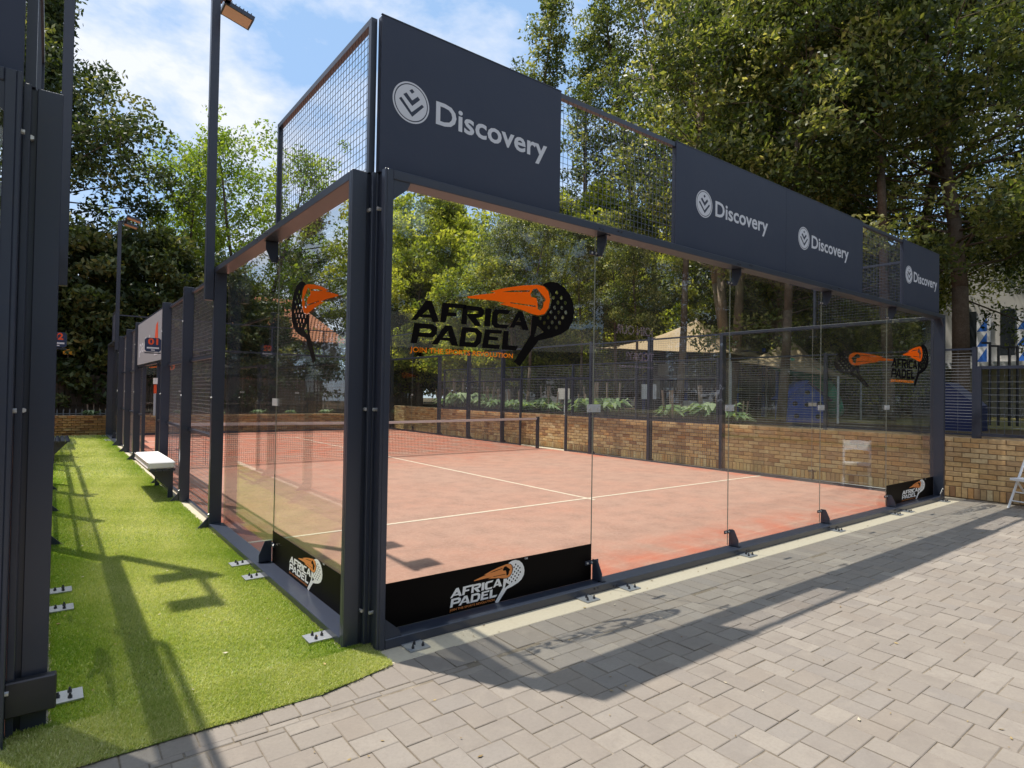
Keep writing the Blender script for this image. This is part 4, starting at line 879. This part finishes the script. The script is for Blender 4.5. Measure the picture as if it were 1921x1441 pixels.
# ------------------------------------------------------------------ garden plants along the wall
def plant_proto(seed, n, h):
    R_ = np.random.default_rng(seed); R = thing('garden_plant', 'x', 'plant', (0, 0, 0)); V = []; F = []; r = []
    for i in range(n):
        a = R_.uniform(0, 6.28); L = h*R_.uniform(.55, 1.0); w = L*.24; out = R_.uniform(.15, 1.1)
        pts = [(0, 0), (.35*L*out, .55*L), (.75*L*out, .75*L), (1.15*L*out, .5*L)]; ws = [.02, w*.8, w, .01]; k = len(V); c, s = math.cos(a), math.sin(a)
        for (d, z), ww in zip(pts, ws):
            V += [(c*d-s*ww/2, s*d+c*ww/2, z-ww*.12), (c*d, s*d, z), (c*d+s*ww/2, s*d-c*ww/2, z-ww*.12)]
        for j in range(3):
            b = k+3*j; F += [(b, b+1, b+4, b+3), (b+1, b+2, b+5, b+4)]; rr = R_.uniform(0, 1); r += [rr, rr]
    link('foliage', np_mesh('foliage', np.array(V, float), np.array(F), np.array(r), LEAF['plum']), R)
    g = MB()
    for i in range(3):
        x, y = R_.uniform(-.2, .2, 2); g.bar((x, y, 0), (x*1.3, y*1.3, h*1.25), .022, n=4, w2=.03)
    g.build('flower_spike', MT['bark_pale'], R, fix=False)
    return R
pp = [plant_proto(21, 80, .62), plant_proto(22, 64, .55)]
ppos = [(11.1, 16.2), (11.4, 15.0), (11.1, 14.1), (11.5, 13.1), (11.0, 12.2), (11.5, 11.3), (11.1, 9.4), (11.5, 8.6), (11.0, 8.9), (11.9, 15.6), (12.0, 14.2), (12.1, 12.4), (12.0, 10.2), (11.1, 6.1), (11.4, 5.2), (11.2, 4.4), (11.1, 17.2), (11.6, 18.2)]
ORD = ['first', 'second', 'third', 'fourth', 'fifth', 'sixth', 'seventh', 'eighth', 'ninth', 'tenth', 'eleventh', 'twelfth', 'thirteenth', 'fourteenth', 'fifteenth', 'sixteenth', 'seventeenth', 'eighteenth']
seen = set()
for i, (x, y) in enumerate(ppos):
    P = pp[i % 2]; lab = ORD[sorted(ppos, key=lambda q: -q[1]).index((x, y))]+' big leaved garden plant along the brick wall, counted from the far end'
    o = P if (i % 2) not in seen else copy_tree(P); seen.add(i % 2)
    o.location = (x, y, .88); o.rotation_euler = (0, 0, i*1.3); sc = random.uniform(.85, 1.55); o.scale = (sc*1.1, sc*1.1, sc*random.uniform(.9, 1.25)); o['label'] = lab; o['group'] = 'garden plants behind the brick wall'
# low plants on the far bed
for i in range(10):
    o = copy_tree(pp[i % 2]); o.location = (-3.2+i*1.35, 21.2+.3*(i % 2), .54); o.scale = (.6,)*3; o['label'] = ORD[i]+' small leafy plant from the left on the bed above the low planter wall'; o['group'] = 'plants on the far bed'

# ------------------------------------------------------------------ fences
def wall_fence():
    R = thing('wall_top_fence', 'dark wire fence standing on the tan brick wall beyond the court', 'fence', (10.47, 0, 1.0))
    for y in (-.40, 2.0, 4.4, 6.8, 9.2, 11.6, 14, 16.4):
        g = MB(); g.box(10.44, 10.50, y-.03, y+.03, 1.0, 2.5); g.build('post', MT['frame'], R)
    for z in (1.05, 2.47):
        g = MB(); g.box(10.455, 10.485, -.37, 16.4, z-.015, z+.015); g.build('rail', MT['frame'], R)
    g = MB(); mesh_wires(g, 'x', -.37, 16.37, 1.05, 2.45, 10.46, .05, .006, v=False)
    n = 84
    for i in range(n): y = -.37+16.74*i/n; g.bar((10.464, y, 1.05), (10.464, y, 2.45), .004, n=3)
    g.build('wire_mesh', MT['wire_lit'], R, kind='stuff', fix=False)
wall_fence()
R = thing('framed_fence_panel', 'lower dark framed fence panel with wide squares on the wall at the right edge', 'fence', (10.47, -1.5, 1.0))
for y in (-.46, -2.6):
    g = MB(); g.box(10.43, 10.49, y-.035, y+.035, 1.0, 2.18); g.build('post', MT['frame'], R)
for z in (1.06, 2.155):
    g = MB(); g.box(10.43, 10.49, -2.56, -.50, z-.025, z+.025); g.build('rail', MT['frame'], R)
g = MB(); mesh_wires(g, 'x', -2.56, -.50, 1.08, 2.13, 10.46, .10, .006); g.build('wire_mesh', MT['wire'], R, kind='stuff', fix=False)
R = thing('wooden_fence', 'dark weathered plank fence in deep shade behind the low planter wall', 'fence', (2, 22.7, .5))
x = -8.0
while x < 13:
    g = MB(); h = 2.05+random.uniform(-.05, .05); g.box(x+.008, x+.162, 22.7+random.uniform(0, .012), 22.73, .55, h); g.build('plank', MT['wood'], R); x += .17
for z in (.95, 1.75):
    g = MB(); g.box(-8, 13, 22.66, 22.70, z, z+.09); g.build('rail', MT['wood'], R)
R = thing('warning_sign', 'small orange sign on the dark planting beyond the end of the aisle', 'sign', (-1.2, 22.6, 2.4))
g = MB(); g.poly([(-1.28, 2.72), (-1.0, 2.72), (-.98, 2.84), (-1.04, 2.90), (-1.25, 2.90), (-1.29, 2.84)], 'y', 22.58, 22.60); g.build('panel', MT['yellow'], R)
g = MB(); g.bar((-1.14, 22.62, .55), (-1.14, 22.62, 2.75), .04); g.build('post', MT['wood'], R)
R = thing('picket_fence', 'short grey picket edging low behind the planter wall', 'fence', (-.5, 21.6, .55))
for i in range(14):
    g = MB(); x = -1.6+i*.17; g.poly([(x, .56), (x+.035, .56), (x+.035, .80), (x+.0175, .85), (x, .80)], 'y', 21.6, 21.615); g.build('picket', MT['plaster_dark'], R)
g = MB(); g.box(-1.62, .68, 21.616, 21.63, .66, .69); g.build('rail', MT['plaster_dark'], R)

# ------------------------------------------------------------------ house with tiled roof
R = thing('house', 'house with an orange clay tiled roof half hidden by the trees', 'house', (8, 34, .5))
g = MB(); g.box(-3, 12.6, 33.0, 41, .5, 4.7); g.build('wall', MT['plaster_dark'], R)
g = MB(); g.poly([(-3.6, 4.55), (13.2, 4.55), (11.0, 7.4), (-1.6, 7.4)], 'y', 36.9, 37.0)
V = [(-3.6, 32.4, 4.5), (13.2, 32.4, 4.5), (11.0, 37, 7.5), (-1.6, 37, 7.5), (13.2, 41.6, 4.5), (-3.6, 41.6, 4.5)]
g = MB(); g.add(V, [(0, 1, 2, 3), (1, 4, 2), (4, 5, 3, 2), (5, 0, 3)]); rf = g.build('roof', MT['tile'], R)
g = MB(); nr = 20
for r in range(nr):
    t0 = r/nr; t1 = (r+1.15)/nr; y0 = 32.4+4.6*t0; z0 = 4.5+3.0*t0; xa = -3.6+2*t0; xb = 13.2-2.2*t0; n = int((xb-xa)/.21)
    for i in range(n):
        x = xa+(xb-xa)*i/n; w = (xb-xa)/n; y1 = 32.4+4.6*t1; z1 = 4.5+3.0*t1
        g.add([(x, y0, z0+.03), (x+w*.5, y0, z0+.11), (x+w, y0, z0+.03), (x+w, y1, z1+.02), (x+w*.5, y1, z1+.08), (x, y1, z1+.02)], [(0, 1, 4, 5), (1, 2, 3, 4)])
g.build('roof_tiles', MT['tile'], R, fix=False, kind='stuff')
for x in (0, 3.5, 8.0, 10.6):
    g = MB(); g.box(x, x+1.2, 32.94, 33.0, 1.6, 3.0); w = g.build('window', MT['winglass'], R)
    g = MB(); g.box(x-.06, x+1.26, 32.93, 32.99, 3.0, 3.06); g.box(x-.06, x+1.26, 32.93, 32.99, 1.54, 1.6); g.build('frame', MT['white'], w)
R = thing('store_building', 'long low dark grey building behind the trees beyond the play tower', 'building', (30, 22, .8))
g = MB(); g.box(31, 36, 8, 46, .8, 4.6); g.build('wall', MT['plaster_dark'], R)
g = MB(); g.box(30.5, 36.5, 7.6, 46.4, 4.6, 4.75); g.build('roof', MT['dark_bolt'], R)
for k in range(7):
    g = MB(); g.box(30.96, 31.0, 10+k*5, 12.4+k*5, 1.0, 3.4); g.build('window', MT['winglass'], R)
# white building at the right
R = thing('apartment_block', 'pale plastered building with blue and white window banners behind the right hand trees', 'building', (34, 0, .9))
g = MB(); g.box(31, 42, -14, 6.9, 3.15, 9.5); g.box(31.6, 42, -14, 6.6, .9, 3.15); g.build('wall', MT['plaster'], R)
g = MB(); g.box(30.1, 31, -14, 7.0, 3.02, 3.30); g.build('ledge', MT['white'], R)
for (y0, y1) in ((4.95, 5.6), (3.6, 4.1), (1.9, 2.9), (-.6, .6)):
    g = MB(); g.box(30.96, 30.995, y0, y1, 3.6, 5.6); g.build('window', MT['winglass'], R)
for (y0, y1) in ((4.42, 4.92), (3.02, 3.52), (1.3, 1.8)):
    g = MB(); g.box(30.93, 30.95, y0, y1, 3.32, 5.35); w = g.build('window_banner', MT['bannerblue'], R)
    g = MB(); dz = (5.35-3.34)/3
    for k in range(3):
        z = 3.34+k*dz; g.add([(30.925, y1-.0, z+dz*.92), (30.925, y1, z), (30.925, y0+.14, z+dz*.92)], [(0, 1, 2)]); g.box(30.924, 30.926, y0, y1, z+dz*.93, z+dz)
    g.box(30.922, 30.926, y0, y0+.13, 3.34, 5.35); g.build('banner_print', MT['white'], w, fix=False)
for i, (y, z) in enumerate(((1.75, 3.3), (1.55, 3.2), (1.3, 3.15), (1.12, 3.15))):
    R = thing('vent_pipe', ORD[i]+' thin black bent pipe from the left on the lawn behind the fence', 'pipe', (20, y, .9), 'black bent pipes on the lawn')
    g = MB(); g.bar((20, y, .9), (20, y, z), .07, n=6); g.bar((20, y-.03, z), (20, y+.20, z+.02), .06, n=6); g.build('pipe', MT['dark_bolt'], R)
R = thing('play_hoop', 'white bent tube frame at the right edge beyond the fence', 'play equipment', (18.6, .1, .9))
g = MB(); pts = [(18.6, .22, .9), (18.6, .22, 2.15), (18.6, .12, 2.4), (18.6, -.1, 2.5), (18.6, -.5, 2.5)]
for a, b in zip(pts, pts[1:]): g.bar(a, b, .09, n=8)
g.build('tube', MT['white'], R)

# ------------------------------------------------------------------ playground
R = thing('playhouse', 'blue wooden playhouse with a pointed gable behind the wall', 'playhouse', (15.9, 5.2, .88))
a = Vector((15.6, 5.45)); b = Vector((16.7, 4.35)); d = (b-a).normalized(); nrm = Vector((d.y, -d.x))*-1
def PH(u, w, z): q = a+d*u+nrm*w; return (q.x, q.y, z)
def quad_extr(pts, w0, w1, mt, name, par):
    g = MB(); n = len(pts); v = [PH(u, w0, z) for u, z in pts]+[PH(u, w1, z) for u, z in pts]
    g.add(v, [tuple(range(n)), tuple(range(2*n-1, n-1, -1))]+[(i, n+i, n+(i+1) % n, (i+1) % n) for i in range(n)]); return g.build(name, mt, par)
wL = 1.08
f = quad_extr([(0, .88), (wL, .88), (wL, 1.6), (wL/2, 2.08), (0, 1.6)], 0, .04, MT['blue'], 'gable_wall', R)
g = MB(); fnp = lambda u, v, dd: PH(u, -.004-dd, v)
for c in ((.2, 1.45), (.54, 1.78), (.88, 1.45), (.54, 1.42), (.24, 1.08), (.84, 1.08)):
    g.loops([[(c[0]+.08*math.cos(t), c[1]+.07*math.sin(t)) for t in np.linspace(0, 5.6, 8)]], fnp, .002)
g.build('peephole', MT['dark'], f)
quad_extr([(0, .88), (wL, .88), (wL, 1.6), (wL/2, 2.08), (0, 1.6)], 1.1, 1.14, MT['blue'], 'gable_wall', R)
quad_extr([(0, .88), (.04, .88), (.04, 1.55), (0, 1.55)], .04, 1.1, MT['blue'], 'side_wall', R)
quad_extr([(-.1, 1.53), (wL/2, 2.09), (wL/2, 2.14), (-.14, 1.57)], -.08, 1.2, MT['blue'], 'roof_panel', R)
quad_extr([(wL+.1, 1.53), (wL/2, 2.09), (wL/2, 2.14), (wL+.14, 1.57)], -.08, 1.2, MT['navy'], 'roof_panel', R)
R = thing('slide', 'green tube slide with white highlights above the blue playhouse', 'slide', (17.2, 6.0, .88))
g = MB(); pts = [(16.9, 6.5, 2.75), (17.0, 6.0, 2.6), (17.3, 5.6, 2.35), (17.8, 5.4, 1.95), (18.3, 5.4, 1.5), (18.7, 5.5, 1.2)]
for p, q in zip(pts, pts[1:]): g.bar(p, q, .55, n=14)
g.build('tube', MT['green'], R, smooth=True)
g = MB(); g.bar((16.9, 6.5, .88), (16.9, 6.5, 2.6), .1, n=8); g.bar((17.8, 5.4, .88), (17.8, 5.4, 1.8), .1, n=8); g.build('support', MT['blue'], R)
R = thing('climbing_frame', 'large dark play tower with blue posts, white panels and a slatted deck', 'play equipment', (18, 10, .88))
for (x, y) in ((17.2, 12.2), (17.2, 10.2), (17.2, 8.1), (18.9, 12.2), (18.9, 10.2), (18.9, 8.1)):
    g = MB(); g.bar((x, y, .88), (x, y, 3.4), .13, n=8); g.build('post', MT['blue'], R)
for z in (1.75, 2.3, 3.2):
    g = MB(); g.box(17.1, 19, 8.0, 12.3, z, z+.06); g.build('deck', MT['navy'], R)
for (y, z, w, h) in ((8.3, 1.1, .45, .42), (8.95, 1.1, .42, .42), (9.5, 1.15, .7, .3), (10.9, 2.35, .5, .5), (11.3, 1.5, .6, .9)):
    g = MB(); g.box(17.05, 17.08, y, y+w, z, z+h); g.build('panel', MT['white'], R)
g = MB(); g.box(19.5, 19.6, 6.5, 14.5, .9, 3.0); g.build('back_wall', MT['dark'], R)
for k in range(22):
    g = MB(); g.box(17.0, 17.04, 8.0+k*.19, 8.06+k*.19, 1.83, 1.93); g.build('slat', MT['signwhite'], R)
R = thing('swing', 'black swing beam with a hanging white board behind the second pane', 'swing', (13.8, 8.8, .88))
g = MB(); g.bar((13.6, 9.6, 2.2), (13.7, 7.2, 2.22), .09, n=8); g.bar((13.6, 9.6, 2.2), (13.55, 9.9, 2.0), .09, n=8); g.bar((13.55, 9.9, 2.0), (13.5, 10.0, 1.5), .09, n=8); g.build('beam', MT['dark_bolt'], R)
g = MB(); g.bar((13.7, 7.2, .88), (13.7, 7.2, 2.2), .09, n=8); g.bar((13.5, 10.0, .88), (13.5, 10.0, 1.5), .09, n=8); g.build('post', MT['dark_bolt'], R)
g = MB(); g.box(13.62, 13.64, 8.7, 9.3, 1.5, 1.98); g.build('board', MT['white'], R)
R = thing('info_board', 'small white information board on a post among the garden plants', 'sign', (11.6, 10.6, .88))
g = MB(); g.bar((11.6, 10.75, .88), (11.6, 10.75, 1.75), .05); g.build('post', MT['white'], R)
g = MB(); g.box(11.55, 11.57, 10.5, 11.05, 1.45, 1.8); g.build('panel', MT['plaster'], R)
# tent: two peaks of beige canvas on white masts
def tent(P, Q, zc, hw, label, green=False):
    R = thing('canopy_tent', label, 'tent', (P[0], P[1], .88), 'beige canopy tents over the playground')
    g = MB(); cx, cy, zt = P; n = 24; m = 7; vs = []; corners = Q
    ring = []
    for i in range(n):
        s = i/n*4; k = int(s) % 4; t = s-int(s); a = Vector(corners[k]); b = Vector(corners[(k+1) % 4]); e = a.lerp(b, t)
        e = e.lerp(Vector((cx, cy, e.z)), .16*math.sin(math.pi*t)); e.z -= 0.0; ring.append(e)
    for j in range(m+1):
        f = j/m
        for e in ring:
            x = cx+(e.x-cx)*f; y = cy+(e.y-cy)*f; z = e.z+(zt-e.z)*(1-f)**1.9; vs.append((x, y, z))
    fs = [(j*n+i, j*n+(i+1) % n, (j+1)*n+(i+1) % n, (j+1)*n+i) for j in range(m) for i in range(n)]
    off = [(x, y, z-.02) for x, y, z in vs]; nn = len(vs)
    g.add(vs+off, fs+[tuple(q+nn for q in reversed(f)) for f in fs]); g.build('canvas', MT['canvas'], R, smooth=True, fix=False)
    for c in corners:
        g = MB(); g.bar((c[0], c[1], .88), (c[0], c[1], c[2]), .06, n=8); g.build('pole', MT['white'], R)
    g = MB(); g.bar((cx, cy, zt-.6), (cx, cy, zt+.05), .05, n=8); g.build('peak_pole', MT['white'], R)
tent((16.6, 9.35, 4.35), [(14.3, 12.2, 3.35), (18.8, 12.4, 3.35), (18.9, 7.2, 3.0), (14.7, 6.8, 2.95)], 0, 0, 'larger beige peaked canvas canopy seen between the second and third panes')
tent((17.4, 6.3, 3.55), [(15.4, 7.2, 2.75), (18.9, 8.0, 2.85), (19.9, 5.2, 2.3), (16.2, 4.3, 2.25)], 0, 0, 'smaller beige canopy peak sloping down towards the blue playhouse')
R = thing('garden_light', 'black globe garden light on a thin post in the trees behind the first pane', 'lamp', (13.4, 19.8, .8))
g = MB(); g.bar((13.4, 21.6, .8), (13.4, 21.6, 7.0), .12, n=8); g.build('post', MT['dark_bolt'], R)
g = MB(); g.box(12.9, 13.9, 21.4, 21.8, 7.0, 7.08); g.box(12.85, 13.1, 21.4, 21.8, 7.08, 7.3); g.box(13.7, 13.95, 21.4, 21.8, 7.08, 7.3); g.build('lamp_head', MT['dark_bolt'], R)
R = thing('blue_slide_cover', 'dark blue sloping play structure behind the wire fence at the right', 'play equipment', (15.5, .4, .88))
g = MB(); g.poly([(.85, .88), (1.75, .88), (1.75, 2.0), (1.45, 2.05), (.85, 1.5)], 'x', 15.4, 16.2); g.build('body', MT['navy'], R)
g = MB(); g.box(15.35, 15.6, 1.58, 1.72, .9, 2.85); g.build('post', MT['navy'], R)

# ------------------------------------------------------------------ folding chairs
def chair(x, y, rot, label):
    R = thing('folding_chair', label, 'chair', (x, y, -.012), 'white folding chairs')
    c_, s_ = math.cos(rot), math.sin(rot)
    def T(a, b, z): return (x+c_*a-s_*b, y+s_*a+c_*b, z-.012)
    for s in (-.21, .21):
        g = MB(); g.bar(T(s, -.24, 0), T(s, .17, .86), .034, n=6); g.build('leg', MT['white'], R)
        g = MB(); g.bar(T(s*.86, .26, 0), T(s*.86, -.14, .46), .032, n=6); g.build('leg', MT['white'], R)
    g = MB(); g.add([T(a, b, z) for z in (.43, .465) for a, b in ((-.2, -.22), (.2, -.22), (.2, .16), (-.2, .16))], [(0, 3, 2, 1), (4, 5, 6, 7), (0, 1, 5, 4), (1, 2, 6, 5), (2, 3, 7, 6), (3, 0, 4, 7)]); g.build('seat', MT['white'], R)
    g = MB()
    pr = []
    for i in range(9):
        t = -1+2*i/8; pr.append((t*.2, .155+.03*(1-t*t), .84+.02*(1-t*t)))
    for p, q in zip(pr, pr[1:]):
        g.add([T(p[0], p[1]-.06, p[2]-.17), T(q[0], q[1]-.06, q[2]-.17), T(q[0], q[1], q[2]), T(p[0], p[1], p[2]), T(p[0], p[1]-.04, p[2]-.17), T(q[0], q[1]-.04, q[2]-.17), T(q[0], q[1]+.02, q[2]), T(p[0], p[1]+.02, p[2])],
              [(0, 1, 2, 3), (7, 6, 5, 4), (3, 2, 6, 7), (4, 5, 1, 0)])
    g.build('backrest', MT['white'], R)
    for z, b1, b2 in ((.12, -.18, .20), (.25, -.12, .06)):
        g = MB(); g.bar(T(-.2, b1, z), T(.2, b1, z), .02, n=6); g.build('stretcher', MT['white'], R)
chair(10.06, -1.25, math.radians(-112), 'white folding chair cut by the right edge in front of the brick wall')

# ------------------------------------------------------------------ clubhouse behind the camera (seen mirrored in the end glass)
R = thing('clubhouse', 'long clubhouse with a grey canvas fascia behind the photographer, mirrored in the glass', 'building', (6, -12, 0))
g = MB(); g.box(-1.5, 18, -15, -14.8, 0, 3.6); g.box(-1.5, -1.3, -14.8, -10, 0, 3.3); g.build('wall', MT['dark'], R)
g = MB(); g.add([(-2, -8.0, 2.35), (10.3, -8.0, 2.75), (10.3, -8.0, 3.35), (-2, -8.0, 3.25), (-2, -8.06, 2.35), (10.3, -8.06, 2.75), (10.3, -8.06, 3.35), (-2, -8.06, 3.25)], [(0, 3, 2, 1), (4, 5, 6, 7), (3, 7, 6, 2), (0, 1, 5, 4)]); g.build('canvas_fascia', MT['sail'], R)
g = MB(); g.add([(-2, -8.06, 3.25), (10.3, -8.06, 3.35), (10.3, -15, 3.9), (-2, -15, 3.9), (-2, -8.06, 3.2), (10.3, -8.06, 3.3), (10.3, -15, 3.85), (-2, -15, 3.85)], [(0, 1, 2, 3), (7, 6, 5, 4)]); g.build('roof', MT['sail'], R)
for x in (-1.8, 2.2, 6.2, 10.2):
    g = MB(); g.box(x-.06, x+.06, -8.2, -8.08, 0, 3.3); g.build('post', MT['frame'], R)
g = MB(); g.box(-1.3, 10, -14.7, -10, 0.0, .02); g.build('floor_slab', MT['plaster_dark'], R)
R = thing('event_banner', 'dark event banner with purple capitals inviting people to join, mirrored in the second pane', 'banner', (11.7, -8, 2.0))
g = MB(); g.box(10.5, 13.2, -8.05, -8.0, 1.2, 4.2); g.build('panel', MT['blackfilm'], R)
fnb = lambda u, v, d: (u, -7.996+d, v)
g = MB(); add_text(g, 'JOIN OUR', fnb, 12.6, 10.95, 3.36, .26, .02); add_text(g, 'TODAY!', fnb, 12.6, 11.4, 2.62, .24, .02); g.box(11.1, 12.6, -7.998, -7.996, 2.42, 2.45)
g.build('lettering', MT['purple'], R, fix=False)
for x in (10.7, 13.0):
    g = MB(); g.box(x-.04, x+.04, -8.12, -8.05, 0, 4.2); g.build('post', MT['frame'], R)
print('objects', len(bpy.data.objects), 'tris', sum(len(m.loops) for m in bpy.data.meshes)//2)
